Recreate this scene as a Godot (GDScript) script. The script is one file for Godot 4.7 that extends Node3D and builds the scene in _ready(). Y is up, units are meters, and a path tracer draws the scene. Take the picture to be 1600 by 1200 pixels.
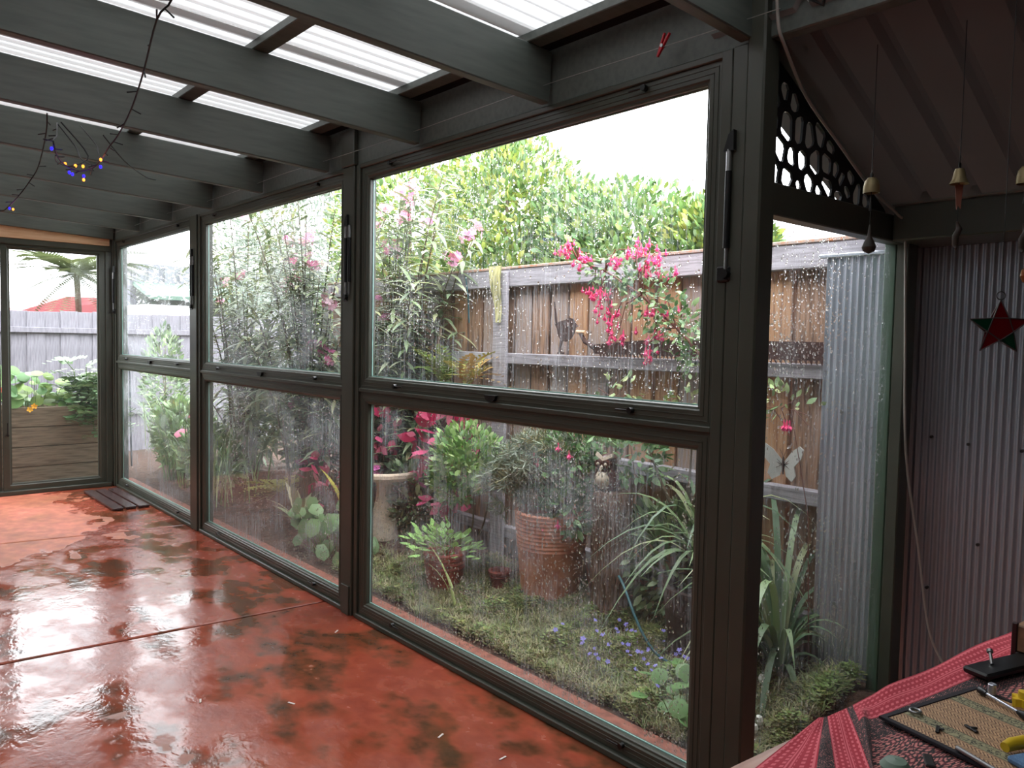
extends Node3D
# A glazed verandah after rain: window wall along x = WX, roof of clear sheeting on green rafters,
# a narrow garden bed with a paling fence outside, a lean-to corner and a cloth-covered table at the near end.

const WX := 2.12            # room face of the window wall
const RZ := [-1.37, -2.25, -3.13, -4.01, -4.89, -5.77, -6.65, -7.53, -8.38]   # rafters
var M := {}
var rng := RandomNumberGenerator.new()
var used_names := {}

# ---------------------------------------------------------------- mesh collector
class MB:
	var v := PackedVector3Array()
	var n := PackedVector3Array()
	var uv := PackedVector2Array()
	var uv2 := PackedVector2Array()
	var col := PackedColorArray()
	var has_uv := false
	var has_col := false
	var tint := Color.WHITE

	func vert(p: Vector3, nn: Vector3, t := Vector2.ZERO) -> int:
		v.append(p); n.append(nn); uv.append(t); col.append(tint)
		return v.size() - 1
	var idx := PackedInt32Array()
	func tri(a: int, b: int, c: int) -> void:
		var g := (v[c] - v[a]).cross(v[b] - v[a])
		var m := n[a] + n[b] + n[c]
		if g.dot(m) >= 0.0:
			idx.append_array([a, b, c])
		else:
			idx.append_array([a, c, b])
	func poly(pts: Array, nn: Vector3) -> void:
		var k := []
		for p in pts: k.append(vert(p, nn))
		for i in range(1, pts.size() - 1): tri(k[0], k[i], k[i + 1])
	func quad_n(pts: Array, ns: Array, ts := []) -> void:
		var k := []
		for i in 4: k.append(vert(pts[i], ns[i], ts[i] if ts else Vector2.ZERO))
		tri(k[0], k[1], k[2]); tri(k[0], k[2], k[3])
	# box with chamfered edges, centred on xf
	func box(xf: Transform3D, s: Vector3, ch := 0.0) -> void:
		var h := s * 0.5
		ch = minf(ch, minf(h.x, minf(h.y, h.z)) * 0.6)
		var ax := [Vector3.RIGHT, Vector3.UP, Vector3.BACK]
		for a in 3:
			var b := (a + 1) % 3
			var c := (a + 2) % 3
			for sg in [-1.0, 1.0]:
				var pts := []
				for q in [[-1, -1], [1, -1], [1, 1], [-1, 1]]:
					pts.append(xf * (ax[a] * sg * h[a] + ax[b] * q[0] * (h[b] - ch) + ax[c] * q[1] * (h[c] - ch)))
				poly(pts, (xf.basis * (ax[a] * sg)).normalized())
		if ch <= 0.0: return
		for a in 3:
			var b := (a + 1) % 3
			var c := (a + 2) % 3
			for sb in [-1.0, 1.0]:
				for sc in [-1.0, 1.0]:
					var e1: Vector3 = ax[b] * sb * h[b] + ax[c] * sc * (h[c] - ch)
					var e2: Vector3 = ax[b] * sb * (h[b] - ch) + ax[c] * sc * h[c]
					var l: Vector3 = ax[a] * (h[a] - ch)
					poly([xf * (e1 - l), xf * (e1 + l), xf * (e2 + l), xf * (e2 - l)], (xf.basis * (ax[b] * sb + ax[c] * sc)).normalized())
		for sx in [-1.0, 1.0]:
			for sy in [-1.0, 1.0]:
				for sz in [-1.0, 1.0]:
					var d := Vector3(sx, sy, sz)
					poly([xf * (d * Vector3(h.x, h.y - ch, h.z - ch)), xf * (d * Vector3(h.x - ch, h.y, h.z - ch)), xf * (d * Vector3(h.x - ch, h.y - ch, h.z))], (xf.basis * d).normalized())
	func bx(lo: Vector3, hi: Vector3, ch := 0.0) -> void:
		box(Transform3D(Basis(), (lo + hi) * 0.5), hi - lo, ch)
	# a round bar along a path
	func tube(pts: Array, rad, sides := 8, caps := true) -> void:
		var m := pts.size()
		var side := Vector3.UP
		var rings := []
		for i in m:
			var t: Vector3 = (pts[mini(i + 1, m - 1)] - pts[maxi(i - 1, 0)]).normalized()
			if i == 0: side = t.cross(Vector3.UP if absf(t.y) < 0.9 else Vector3.RIGHT).normalized()
			side = (side - t * side.dot(t)).normalized()
			var up := t.cross(side)
			var r: float = rad[i] if rad is Array else rad
			var ring := []
			for k in sides:
				var a := TAU * k / sides
				var d := side * cos(a) + up * sin(a)
				ring.append(vert(pts[i] + d * r, d, Vector2(float(k) / sides, float(i) / m)))
			rings.append(ring)
			if caps and (i == 0 or i == m - 1):
				var cp := []
				for k in sides: cp.append(v[ring[k]])
				poly(cp, -t if i == 0 else t)
		for i in m - 1:
			for k in sides:
				var k2 := (k + 1) % sides
				tri(rings[i][k], rings[i][k2], rings[i + 1][k2]); tri(rings[i][k], rings[i + 1][k2], rings[i + 1][k])
	# profile of (radius, height) turned round y
	func lathe(prof: Array, segs := 24, xf := Transform3D(), twist = null) -> void:
		for i in prof.size() - 1:
			var a: Vector2 = prof[i]
			var b: Vector2 = prof[i + 1]
			var d := (b - a).normalized()
			var n0 := Vector2(d.y, -d.x)
			var na := n0
			var nb := n0
			if i > 0:
				var dp: Vector2 = (a - prof[i - 1]).normalized()
				if dp.dot(d) > 0.84: na = (n0 + Vector2(dp.y, -dp.x)).normalized()
			if i < prof.size() - 2:
				var dn: Vector2 = (prof[i + 2] - b).normalized()
				if dn.dot(d) > 0.84: nb = (n0 + Vector2(dn.y, -dn.x)).normalized()
			var base := v.size()
			for k in segs + 1:
				var t := TAU * k / segs
				var ra := a.x
				var rb := b.x
				if twist != null:
					ra *= twist.call(t, a.y); rb *= twist.call(t, b.y)
				var dir := Vector3(cos(t), 0, sin(t))
				vert(xf * (dir * ra + Vector3.UP * a.y), (xf.basis * (dir * na.x + Vector3.UP * na.y)).normalized())
				vert(xf * (dir * rb + Vector3.UP * b.y), (xf.basis * (dir * nb.x + Vector3.UP * nb.y)).normalized())
			for k in segs:
				var q := base + k * 2
				tri(q, q + 1, q + 3); tri(q, q + 3, q + 2)
	# flat outline with thickness; outline in the xy plane of xf, from z = 0 to z = depth
	func prism(outline: PackedVector2Array, depth: float, xf := Transform3D()) -> void:
		var t := Geometry2D.triangulate_polygon(outline)
		for z in [0.0, depth]:
			var nn: Vector3 = (xf.basis * Vector3(0, 0, -1 if z == 0.0 else 1)).normalized()
			var base := v.size()
			for p in outline: vert(xf * Vector3(p.x, p.y, z), nn)
			for i in range(0, t.size(), 3): tri(base + t[i], base + t[i + 1], base + t[i + 2])
		var turn := -1.0 if Geometry2D.is_polygon_clockwise(outline) else 1.0
		for i in outline.size():
			var a := outline[i]
			var b := outline[(i + 1) % outline.size()]
			var e := (b - a).normalized()
			poly([xf * Vector3(a.x, a.y, 0), xf * Vector3(b.x, b.y, 0), xf * Vector3(b.x, b.y, depth), xf * Vector3(a.x, a.y, depth)], (xf.basis * Vector3(e.y * turn, -e.x * turn, 0)).normalized())
	# mitred picture frame: profile of (inset from the outer edge, rise towards +z) round a w x h opening in xy of xf
	func frame(w: float, h: float, prof: Array, xf := Transform3D()) -> void:
		for i in prof.size() - 1:
			var a: Vector2 = prof[i]
			var b: Vector2 = prof[i + 1]
			var ca := [Vector2(a.x, a.x), Vector2(w - a.x, a.x), Vector2(w - a.x, h - a.x), Vector2(a.x, h - a.x)]
			var cb := [Vector2(b.x, b.x), Vector2(w - b.x, b.x), Vector2(w - b.x, h - b.x), Vector2(b.x, h - b.x)]
			var d := (b - a).normalized()
			var inward := [Vector2(0, 1), Vector2(-1, 0), Vector2(0, -1), Vector2(1, 0)]
			for k in 4:
				var k2 := (k + 1) % 4
				var nn := Vector3(inward[k].x * -d.y, inward[k].y * -d.y, d.x)
				var p := [xf * Vector3(ca[k].x, ca[k].y, a.y), xf * Vector3(ca[k2].x, ca[k2].y, a.y), xf * Vector3(cb[k2].x, cb[k2].y, b.y), xf * Vector3(cb[k].x, cb[k].y, b.y)]
				poly(p, (xf.basis * nn).normalized())
	# surface through f(u, v) -> Vector3, smooth
	func grid(f: Callable, nu: int, nv: int, keep_uv := true) -> void:
		var base := v.size()
		for j in nv + 1:
			for i in nu + 1:
				var a := float(i) / nu
				var b := float(j) / nv
				var p: Vector3 = f.call(a, b)
				var hu := 0.25 / nu
				var hv := 0.25 / nv
				var du: Vector3 = f.call(minf(a + hu, 1.0), b) - f.call(maxf(a - hu, 0.0), b)
				var dv: Vector3 = f.call(a, minf(b + hv, 1.0)) - f.call(a, maxf(b - hv, 0.0))
				var nn := dv.cross(du)
				vert(p, nn.normalized() if nn.length() > 1e-12 else Vector3.UP, Vector2(a, b) if keep_uv else Vector2.ZERO)
		for j in nv:
			for i in nu:
				var q := base + j * (nu + 1) + i
				tri(q, q + 1, q + nu + 2); tri(q, q + nu + 2, q + nu + 1)
	func mesh() -> ArrayMesh:
		var a := []
		a.resize(Mesh.ARRAY_MAX)
		a[Mesh.ARRAY_VERTEX] = v; a[Mesh.ARRAY_NORMAL] = n; a[Mesh.ARRAY_INDEX] = idx
		a[Mesh.ARRAY_TEX_UV] = uv
		if has_col: a[Mesh.ARRAY_COLOR] = col
		var m := ArrayMesh.new()
		m.add_surface_from_arrays(Mesh.PRIMITIVE_TRIANGLES, a)
		return m

# ---------------------------------------------------------------- nodes
func numbered(called: String) -> String:
	var k: int = used_names.get(called, 0)
	used_names[called] = k + 1
	return called if k == 0 else "%s_%03d" % [called, k]

func thing(called: String, label: String, category: String, at := Vector3.ZERO, group := "") -> Node3D:
	var o := Node3D.new()
	o.name = numbered(called)
	add_child(o)
	o.position = at
	o.set_meta("label", label); o.set_meta("category", category)
	if group: o.set_meta("group", group)
	return o

func setting(called: String, label := "") -> Node3D:
	var o := Node3D.new()
	o.name = numbered(called)
	add_child(o)
	o.set_meta("kind", "structure")
	if label: o.set_meta("label", label)
	return o

func part(called: String, mesh, m: Material, parent: Node, at := Transform3D()) -> MeshInstance3D:
	var o := MeshInstance3D.new()
	o.name = called
	o.mesh = mesh.mesh() if mesh is MB else mesh
	o.material_override = m
	parent.add_child(o, true)
	o.transform = at
	return o

func bare(called: String, parent: Node, at := Transform3D()) -> Node3D:
	var o := Node3D.new()
	o.name = called
	parent.add_child(o, true)
	o.transform = at
	return o

func solo(called: String, mesh, m: Material, label: String, category: String, at := Vector3.ZERO, group := "") -> MeshInstance3D:
	var o := MeshInstance3D.new()
	o.name = numbered(called)
	o.mesh = mesh.mesh() if mesh is MB else mesh
	o.material_override = m
	add_child(o)
	o.position = at
	o.set_meta("label", label); o.set_meta("category", category)
	if group: o.set_meta("group", group)
	return o

func many(called: String, mesh: Mesh, m: Material, xfs: Array, cols: Array, parent: Node) -> MultiMeshInstance3D:
	var mm := MultiMesh.new()
	mm.transform_format = MultiMesh.TRANSFORM_3D
	mm.use_colors = not cols.is_empty()
	mm.mesh = mesh
	mm.instance_count = xfs.size()
	for i in xfs.size():
		mm.set_instance_transform(i, xfs[i])
		if cols: mm.set_instance_color(i, cols[i])
	var o := MultiMeshInstance3D.new()
	o.name = called
	o.multimesh = mm
	o.material_override = m
	parent.add_child(o, true)
	o.set_meta("kind", "stuff")
	return o

func T(p: Vector3, b := Basis()) -> Transform3D:
	return Transform3D(b, p)

func rr(a: float, b: float) -> float:
	return rng.randf_range(a, b)

# basis whose y axis runs along d, turned by spin about it
func along(d: Vector3, spin := 0.0) -> Basis:
	var y := d.normalized()
	var x := y.cross(Vector3.UP if absf(y.y) < 0.95 else Vector3.RIGHT).normalized()
	x = x.rotated(y, spin)
	return Basis(x, y, x.cross(y))

# ---------------------------------------------------------------- materials
func plain(called: String, c: Color, rough := 0.6, metal := 0.0) -> StandardMaterial3D:
	var m := StandardMaterial3D.new()
	m.resource_name = called
	m.albedo_color = c
	m.roughness = rough
	m.metallic = metal
	M[called] = m
	return m

func noise_tex(seed_: int, freq: float, colors: Array, size := 512, octaves := 5, kind := FastNoiseLite.TYPE_SIMPLEX_SMOOTH, offsets := []) -> NoiseTexture2D:
	var f := FastNoiseLite.new()
	f.seed = seed_; f.frequency = freq; f.fractal_octaves = octaves; f.noise_type = kind
	var t := NoiseTexture2D.new()
	t.width = size; t.height = size; t.seamless = true; t.noise = f
	var g := Gradient.new()
	var offs := PackedFloat32Array()
	for i in colors.size(): offs.append(offsets[i] if offsets else float(i) / maxf(1.0, colors.size() - 1.0))
	g.offsets = offs
	g.colors = PackedColorArray(colors)
	t.color_ramp = g
	return t

func textured(called: String, tex: Texture2D, scale: Vector3, rough := 0.6, world := false, bump: Texture2D = null, bump_cm := 0.0) -> StandardMaterial3D:
	var m := plain(called, Color.WHITE, rough)
	m.albedo_texture = tex
	m.uv1_triplanar = true
	m.uv1_world_triplanar = world
	m.uv1_scale = scale
	m.uv1_triplanar_sharpness = 8.0
	if bump:
		m.heightmap_enabled = true
		m.heightmap_texture = bump
		m.heightmap_scale = bump_cm
	return m

func leafy(called: String, c: Color, rough := 0.45, through := 0.5) -> StandardMaterial3D:
	var m := plain(called, c, rough)
	m.vertex_color_use_as_albedo = true
	m.backlight_enabled = true
	m.backlight = Color(through, through, through * 0.8)
	return m

func lin(r: float, g: float, b: float) -> Color:    # leaf tints are linear
	return Color(r, g, b)

func _ready() -> void:
	rng.seed = 20240
	build_camera()
	build_sky()
	make_materials()
	build_floor()
	build_windows()
	build_far_wall()
	build_roof()
	build_lean_to()
	build_closing_walls()
	build_ground()
	build_side_fence()
	build_back_fence()
	build_beyond()
	build_oleanders()
	build_hedge()
	build_planter()
	build_bed()
	build_fence_ornaments()
	build_fuchsia()
	build_table()
	build_hanging()

func build_camera() -> void:
	var cam := Camera3D.new()
	cam.name = "camera"
	cam.fov = 52.143
	cam.near = 0.05
	cam.far = 300.0
	cam.transform = Transform3D(Basis(Vector3(0.75498, 0.019256, 0.655465), Vector3(0.020739, 0.998368, -0.053217), Vector3(-0.65542, 0.053771, 0.753348)).orthonormalized(), Vector3(0, 1.5, 0))
	add_child(cam)
	cam.current = true

func build_sky() -> void:
	var e := Environment.new()
	e.background_mode = Environment.BG_SKY
	var s := ProceduralSkyMaterial.new()      # even rain cloud, a little brighter overhead
	s.sky_top_color = Color(0.97, 0.985, 1.0)
	s.sky_horizon_color = Color(0.86, 0.88, 0.9)
	s.sky_curve = 0.4
	s.ground_bottom_color = Color(0.3, 0.3, 0.28)
	s.ground_horizon_color = Color(0.5, 0.5, 0.48)
	s.sky_energy_multiplier = 2.3
	s.sun_angle_max = 0.0
	var sky := Sky.new()
	sky.sky_material = s
	e.sky = sky
	e.tonemap_mode = Environment.TONE_MAPPER_LINEAR
	e.tonemap_exposure = 1.6
	e.sdfgi_enabled = true
	e.ssao_enabled = true
	e.ssil_enabled = true
	var w := WorldEnvironment.new()
	w.name = "world"
	w.environment = e
	add_child(w)

func make_materials() -> void:
	var fine := noise_tex(3, 0.02, [Color(0.4, 0.4, 0.4), Color(0.6, 0.6, 0.6)], 256)
	# dark green house paint, brushed on sawn timber and on the window frames
	textured("beam_paint", noise_tex(5, 0.02, [Color(0.315, 0.345, 0.32), Color(0.355, 0.38, 0.355), Color(0.385, 0.405, 0.38)], 512, 6), Vector3(0.35, 3.0, 3.0), 0.5, false, fine, 0.06)
	textured("frame_paint", noise_tex(6, 0.01, [Color(0.265, 0.275, 0.24), Color(0.30, 0.31, 0.27)], 256, 4), Vector3(1.0, 1.0, 1.0), 0.38)
	plain("gap_dark", Color(0.03, 0.03, 0.03), 0.9)
	plain("black_plastic", Color(0.045, 0.045, 0.045), 0.4)
	plain("steel", Color(0.62, 0.62, 0.62), 0.3, 0.9)
	plain("zinc", Color(0.78, 0.80, 0.84), 0.27, 0.7)
	textured("pine", noise_tex(9, 0.012, [Color(0.80, 0.62, 0.47), Color(0.87, 0.71, 0.56), Color(0.91, 0.77, 0.63)], 512, 5), Vector3(0.4, 4.0, 4.0), 0.6)
	# panes
	var g := plain("glass", Color(0.9, 0.97, 0.95, 0.05), 0.0)
	g.transparency = BaseMaterial3D.TRANSPARENCY_ALPHA
	g.metallic_specular = 0.36
	plain("glass_edge", Color(0.62, 0.78, 0.74), 0.2)
	var d := plain("water_drop", Color(1, 1, 1, 0.02), 0.0)
	d.transparency = BaseMaterial3D.TRANSPARENCY_ALPHA
	d.refraction_enabled = true
	d.refraction_scale = 0.033
	film("film_light", film_image(11, 900, 7000, 0.10, 0.0))
	film("film_heavy", film_image(12, 1500, 15000, 0.35, 0.0))
	film("film_veil", film_image(14, 2600, 16000, 0.50, 0.22))
	film("film_dots", film_image(13, 500, 15000, 0.12, 0.0))
	# translucent roof sheeting, with the dirt of years
	var r := plain("roof_sheeting", Color(0.74, 0.73, 0.72, 0.915), 0.22)
	r.transparency = BaseMaterial3D.TRANSPARENCY_ALPHA
	r.backlight_enabled = true
	r.backlight = Color(0.3, 0.3, 0.3)
	# weathered timber
	textured("paling_brown", noise_tex(31, 0.012, [Color(0.30, 0.23, 0.19), Color(0.50, 0.39, 0.32), Color(0.62, 0.48, 0.38), Color(0.66, 0.59, 0.56)], 512, 5), Vector3(9.0, 0.55, 9.0), 0.75, true, fine, 0.12)
	textured("paling_tan", noise_tex(32, 0.012, [Color(0.42, 0.28, 0.20), Color(0.62, 0.46, 0.34), Color(0.71, 0.55, 0.41), Color(0.66, 0.58, 0.53)], 512, 5), Vector3(9.0, 0.5, 9.0), 0.75, true, fine, 0.12)
	textured("paling_grey", noise_tex(33, 0.012, [Color(0.45, 0.41, 0.40), Color(0.63, 0.58, 0.57), Color(0.58, 0.47, 0.39), Color(0.70, 0.66, 0.66)], 512, 5), Vector3(9.0, 0.6, 9.0), 0.75, true, fine, 0.12)
	textured("rail_grey", noise_tex(34, 0.012, [Color(0.48, 0.46, 0.48), Color(0.61, 0.59, 0.61), Color(0.70, 0.68, 0.71)], 512, 5), Vector3(9.0, 9.0, 0.7), 0.75, true, fine, 0.12)
	textured("far_paling", noise_tex(35, 0.012, [Color(0.40, 0.39, 0.42), Color(0.48, 0.47, 0.50), Color(0.54, 0.53, 0.56)], 512, 5), Vector3(6.0, 0.7, 6.0), 0.8, true)
	textured("planter_board", noise_tex(36, 0.012, [Color(0.38, 0.33, 0.27), Color(0.53, 0.47, 0.39), Color(0.60, 0.54, 0.46)], 512, 6), Vector3(0.6, 6.0, 6.0), 0.8, true, fine, 0.1)
	textured("orange_rust", noise_tex(37, 0.03, [Color(0.72, 0.40, 0.22), Color(0.62, 0.58, 0.56), Color(0.76, 0.48, 0.30)], 256, 4), Vector3(2, 2, 2), 0.8, true)
	# earth and clay
	textured("soil", noise_tex(41, 0.03, [Color(0.17, 0.12, 0.09), Color(0.29, 0.20, 0.15), Color(0.36, 0.26, 0.19)], 512, 6), Vector3(1.5, 1.5, 1.5), 0.95, true, noise_tex(42, 0.03, [Color.BLACK, Color.WHITE], 256), 1.5)
	textured("clay_pot", noise_tex(43, 0.02, [Color(0.62, 0.37, 0.28), Color(0.74, 0.48, 0.37), Color(0.80, 0.56, 0.46)], 256, 5), Vector3(2, 2, 2), 0.8)
	textured("red_glaze", noise_tex(44, 0.02, [Color(0.46, 0.17, 0.13), Color(0.62, 0.27, 0.20)], 256, 5), Vector3(3, 3, 3), 0.5)
	textured("cast_stone", noise_tex(45, 0.04, [Color(0.78, 0.69, 0.60), Color(0.90, 0.82, 0.73), Color(0.94, 0.88, 0.80)], 256, 5), Vector3(3, 3, 3), 0.85)
	textured("bark", noise_tex(46, 0.02, [Color(0.24, 0.17, 0.13), Color(0.42, 0.32, 0.26), Color(0.50, 0.40, 0.33)], 512, 6), Vector3(7, 0.9, 7), 0.9, false, noise_tex(47, 0.02, [Color.BLACK, Color.WHITE], 256), 2.0)
	textured("rust", noise_tex(48, 0.03, [Color(0.17, 0.10, 0.09), Color(0.26, 0.15, 0.12), Color(0.22, 0.14, 0.13)], 256, 5), Vector3(4, 4, 4), 0.85, true)
	textured("edging", noise_tex(49, 0.03, [Color(0.36, 0.20, 0.15), Color(0.52, 0.29, 0.22), Color(0.56, 0.36, 0.29)], 256, 5), Vector3(2, 2, 2), 0.7, true)
	plain("stem_brown", Color(0.38, 0.33, 0.26), 0.8)
	plain("stem_green", Color(0.36, 0.45, 0.22), 0.7)
	plain("stem_red", Color(0.47, 0.27, 0.22), 0.7)
	leafy("leaf", Color.WHITE)
	var ft := leafy("petal", Color.WHITE, 0.6, 0.6)
	ft.metallic_specular = 0.3

func film(called: String, tex: Texture2D) -> void:
	var m := plain(called, Color(0.92, 0.94, 0.97, 0.29), 0.6)     # thin water runs and mist on the outside of the glass
	m.transparency = BaseMaterial3D.TRANSPARENCY_ALPHA
	m.albedo_texture = tex
	m.backlight_enabled = true
	m.backlight = Color(0.9, 0.9, 0.9)

# white, with the share of glass that water runs and mist cover in alpha
func film_image(seed_: int, runs: int, dots: int, mist: float, veil: float) -> ImageTexture:
	var w := 896
	var h := 640
	var r := RandomNumberGenerator.new()
	r.seed = seed_
	var a := PackedFloat32Array()
	a.resize(w * h)
	var f := FastNoiseLite.new()
	f.seed = seed_; f.frequency = 0.005; f.fractal_octaves = 4
	var cover := f.get_image(w, h).get_data()
	for i in runs:
		var x := r.randf() * w
		var y := int(r.randf_range(-0.2, 0.9) * h)
		var n := int(r.randf_range(0.04, 0.4) * h)
		var k := r.randf_range(0.35, 1.0)
		var wide := r.randf() < 0.75
		for j in n:
			var yy := y + j
			x += r.randf_range(-0.22, 0.22)
			if yy < 0 or yy >= h or x < 1 or x >= w - 2: continue
			var p := yy * w + int(x)
			var c := clampf((cover[p] - 75.0) / 60.0, 0.0, 1.0) * k * r.randf_range(0.5, 1.0)
			a[p] = maxf(a[p], c)
			if wide: a[p + 1] = maxf(a[p + 1], c * 0.9)
	for i in dots:
		var p := r.randi() % (w * (h - 3))
		var c := clampf((cover[p] - 30.0) / 130.0, 0.25, 1.0) * r.randf_range(0.6, 1.0)
		a[p] = maxf(a[p], c)
		if r.randf() < 0.85:
			a[p + 1] = maxf(a[p + 1], c * 0.9)
			a[p + w] = maxf(a[p + w], c * 0.9)
			a[p + w + 1] = maxf(a[p + w + 1], c * 0.7)
	var bytes := PackedByteArray()
	bytes.resize(w * h * 4)
	bytes.fill(255)
	for p in w * h:
		bytes[p * 4 + 3] = int(255.0 * clampf(a[p] + veil + mist * clampf((cover[p] - 130.0) / 80.0, 0.0, 1.0), 0.0, 1.0))
	return ImageTexture.create_from_image(Image.create_from_data(w, h, false, Image.FORMAT_RGBA8, bytes))

# ---------------------------------------------------------------- floor
func build_floor() -> void:
	# one map over x -0.4 .. 2.2, z -8.6 .. -1.0, repeated elsewhere: red oxide concrete, puddled and partly dried
	var w := 768
	var h := 1792
	var maps := []
	for k in 5:
		var f := FastNoiseLite.new()
		f.seed = 70 + k
		f.fractal_octaves = [5, 5, 5, 4, 3][k]
		f.frequency = [0.006, 0.012, 0.03, 0.08, 0.022][k]
		if k >= 3:
			f.domain_warp_enabled = true
			f.domain_warp_amplitude = 40.0
			f.domain_warp_frequency = 0.012
		maps.append(f.get_image(w, h, false, false, true).get_data())
	var col := PackedByteArray()
	var rou := PackedByteArray()
	var hei := PackedByteArray()
	col.resize(w * h * 3); rou.resize(w * h); hei.resize(w * h)
	var a: PackedByteArray = maps[0]
	var b: PackedByteArray = maps[1]
	var c: PackedByteArray = maps[2]
	var d: PackedByteArray = maps[3]
	var e: PackedByteArray = maps[4]
	for j in h:
		var z := -8.6 + 7.6 * j / h
		for i in w:
			var x := -0.4 + 2.6 * i / w
			var p := j * w + i
			var big := a[p] / 255.0
			var mid := b[p] / 255.0
			var fin := c[p] / 255.0
			# where the concrete has dried: the far end away from the glass, and small islands near the camera
			var dry := 0.0
			var edge := 1.62 + (mid - 0.5) * 0.5
			dry = smoothstep(0.0, 0.07, minf(edge - x, (-5.95 - z) * 0.9 + (big - 0.5) * 0.9 - maxf(0.0, x - 0.9) * 0.4))
			if z > -3.3 and z < -2.6:
				dry = maxf(dry, 0.4 * smoothstep(0.63, 0.70, mid * 0.6 + big * 0.4 - absf(x - 0.6) * 0.25))
			# moss and dirt, thickest along the sills
			var moss := smoothstep(0.50, 0.78, big * 0.55 + mid * 0.3 + fin * 0.15 + smoothstep(1.0, 2.0, x) * 0.11) * (0.35 + 0.9 * fin)
			var red := 0.57 + (big - 0.5) * 0.12 + (fin - 0.5) * 0.10
			var gre := 0.27 + (big - 0.5) * 0.08 + (fin - 0.5) * 0.07
			var blu := 0.19 + (big - 0.5) * 0.04 + (fin - 0.5) * 0.05
			moss *= 0.75 * (1.0 - dry)
			red = lerpf(red, 0.22, moss); gre = lerpf(gre, 0.16, moss); blu = lerpf(blu, 0.10, moss)
			red = lerpf(red, 0.68 + (fin - 0.5) * 0.16 - (big - 0.5) * 0.25, dry); gre = lerpf(gre, 0.39 + (fin - 0.5) * 0.16 - (big - 0.5) * 0.12, dry); blu = lerpf(blu, 0.29 + (fin - 0.5) * 0.12 - (big - 0.5) * 0.15, dry)
			col[p * 3] = int(clampf(red, 0, 1) * 255.0); col[p * 3 + 1] = int(clampf(gre, 0, 1) * 255.0); col[p * 3 + 2] = int(clampf(blu, 0, 1) * 255.0)
			var puddle := smoothstep(0.34, 0.60, big * 0.7 + mid * 0.3)
			rou[p] = int(255.0 * clampf(lerpf(lerpf(0.26, 0.10, puddle), 0.6, dry) + (fin - 0.5) * 0.1, 0.04, 1.0))
			hei[p] = int(255.0 * clampf((d[p] / 255.0 * 0.35 + e[p] / 255.0 * 0.65) * (1.0 - puddle * 0.2), 0.0, 1.0))
	var m := plain("red_concrete", Color.WHITE, 1.0)
	m.albedo_texture = ImageTexture.create_from_image(Image.create_from_data(w, h, false, Image.FORMAT_RGB8, col))
	m.roughness_texture = ImageTexture.create_from_image(Image.create_from_data(w, h, false, Image.FORMAT_L8, rou))
	m.roughness_texture_channel = BaseMaterial3D.TEXTURE_CHANNEL_RED
	m.heightmap_enabled = true
	m.heightmap_texture = ImageTexture.create_from_image(Image.create_from_data(w, h, false, Image.FORMAT_L8, hei))
	m.heightmap_scale = 0.16
	m.metallic_specular = 0.37      # a film of water
	var floor_ := setting("floor", "wet red oxide concrete floor with sawn joints")
	# slabs between the joints, which run a little askew to the wall
	var cuts := [-8.62, -6.30, -4.01, -1.74, 0.6, 2.7]
	var skew := [0.0, 0.165, 0.07, 0.05, 0.0, 0.0]
	for i in 5:
		var pts := PackedVector2Array()
		for q in [[-2.6, cuts[i] - skew[i] * 4.7 + 0.011], [2.2, cuts[i] + 0.011], [2.2, cuts[i + 1] - 0.011], [-2.6, cuts[i + 1] - skew[i + 1] * 4.7 - 0.011]]:
			pts.append(Vector2(q[0], q[1]))
		var s := MB.new()
		var inner := PackedVector2Array()
		for q in Geometry2D.offset_polygon(pts, -0.007)[0]: inner.append(q)
		if inner.size() == 4:
			var best := 0
			for k in 4:
				if inner[k].distance_to(pts[0]) < inner[best].distance_to(pts[0]): best = k
			var ordered := PackedVector2Array()
			var dirn := 1 if inner[(best + 1) % 4].distance_to(pts[1]) < inner[(best + 3) % 4].distance_to(pts[1]) else 3
			for k in 4: ordered.append(inner[(best + k * dirn) % 4])
			inner = ordered
		var to := func(q: Vector2, y: float) -> Vector3: return Vector3(q.x, y, q.y)
		var tuv := func(q: Vector2) -> Vector2: return Vector2((q.x + 0.4) / 2.6, (q.y + 8.6) / 7.6)
		s.quad_n([to.call(inner[0], 0.0), to.call(inner[1], 0.0), to.call(inner[2], 0.0), to.call(inner[3], 0.0)], [Vector3.UP, Vector3.UP, Vector3.UP, Vector3.UP], [tuv.call(inner[0]), tuv.call(inner[1]), tuv.call(inner[2]), tuv.call(inner[3])])
		for k in 4:
			var k2 := (k + 1) % 4
			var mid := (pts[k] + pts[k2]) * 0.5 - (pts[0] + pts[2]) * 0.5
			var od := Vector3(mid.x, 0, mid.y).normalized()
			var on := (od + Vector3.UP).normalized()
			s.quad_n([to.call(inner[k], 0.0), to.call(inner[k2], 0.0), to.call(pts[k2], -0.006), to.call(pts[k], -0.006)], [Vector3.UP, Vector3.UP, on, on], [tuv.call(inner[k]), tuv.call(inner[k2]), tuv.call(pts[k2]), tuv.call(pts[k])])
			s.quad_n([to.call(pts[k], -0.006), to.call(pts[k2], -0.006), to.call(pts[k2], -0.1), to.call(pts[k], -0.1)], [od, od, od, od], [tuv.call(pts[k]), tuv.call(pts[k2]), tuv.call(pts[k2]), tuv.call(pts[k])])
		part("slab", s, m, floor_)
	var bed := MB.new()
	bed.bx(Vector3(-2.6, -0.16, -8.62), Vector3(2.2, -0.012, 2.7))
	part("joint_filler", bed, textured("joint_grit", noise_tex(77, 0.05, [Color(0.16, 0.08, 0.06), Color(0.30, 0.13, 0.10)], 256), Vector3(3, 3, 3), 0.6, true), floor_)
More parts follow.
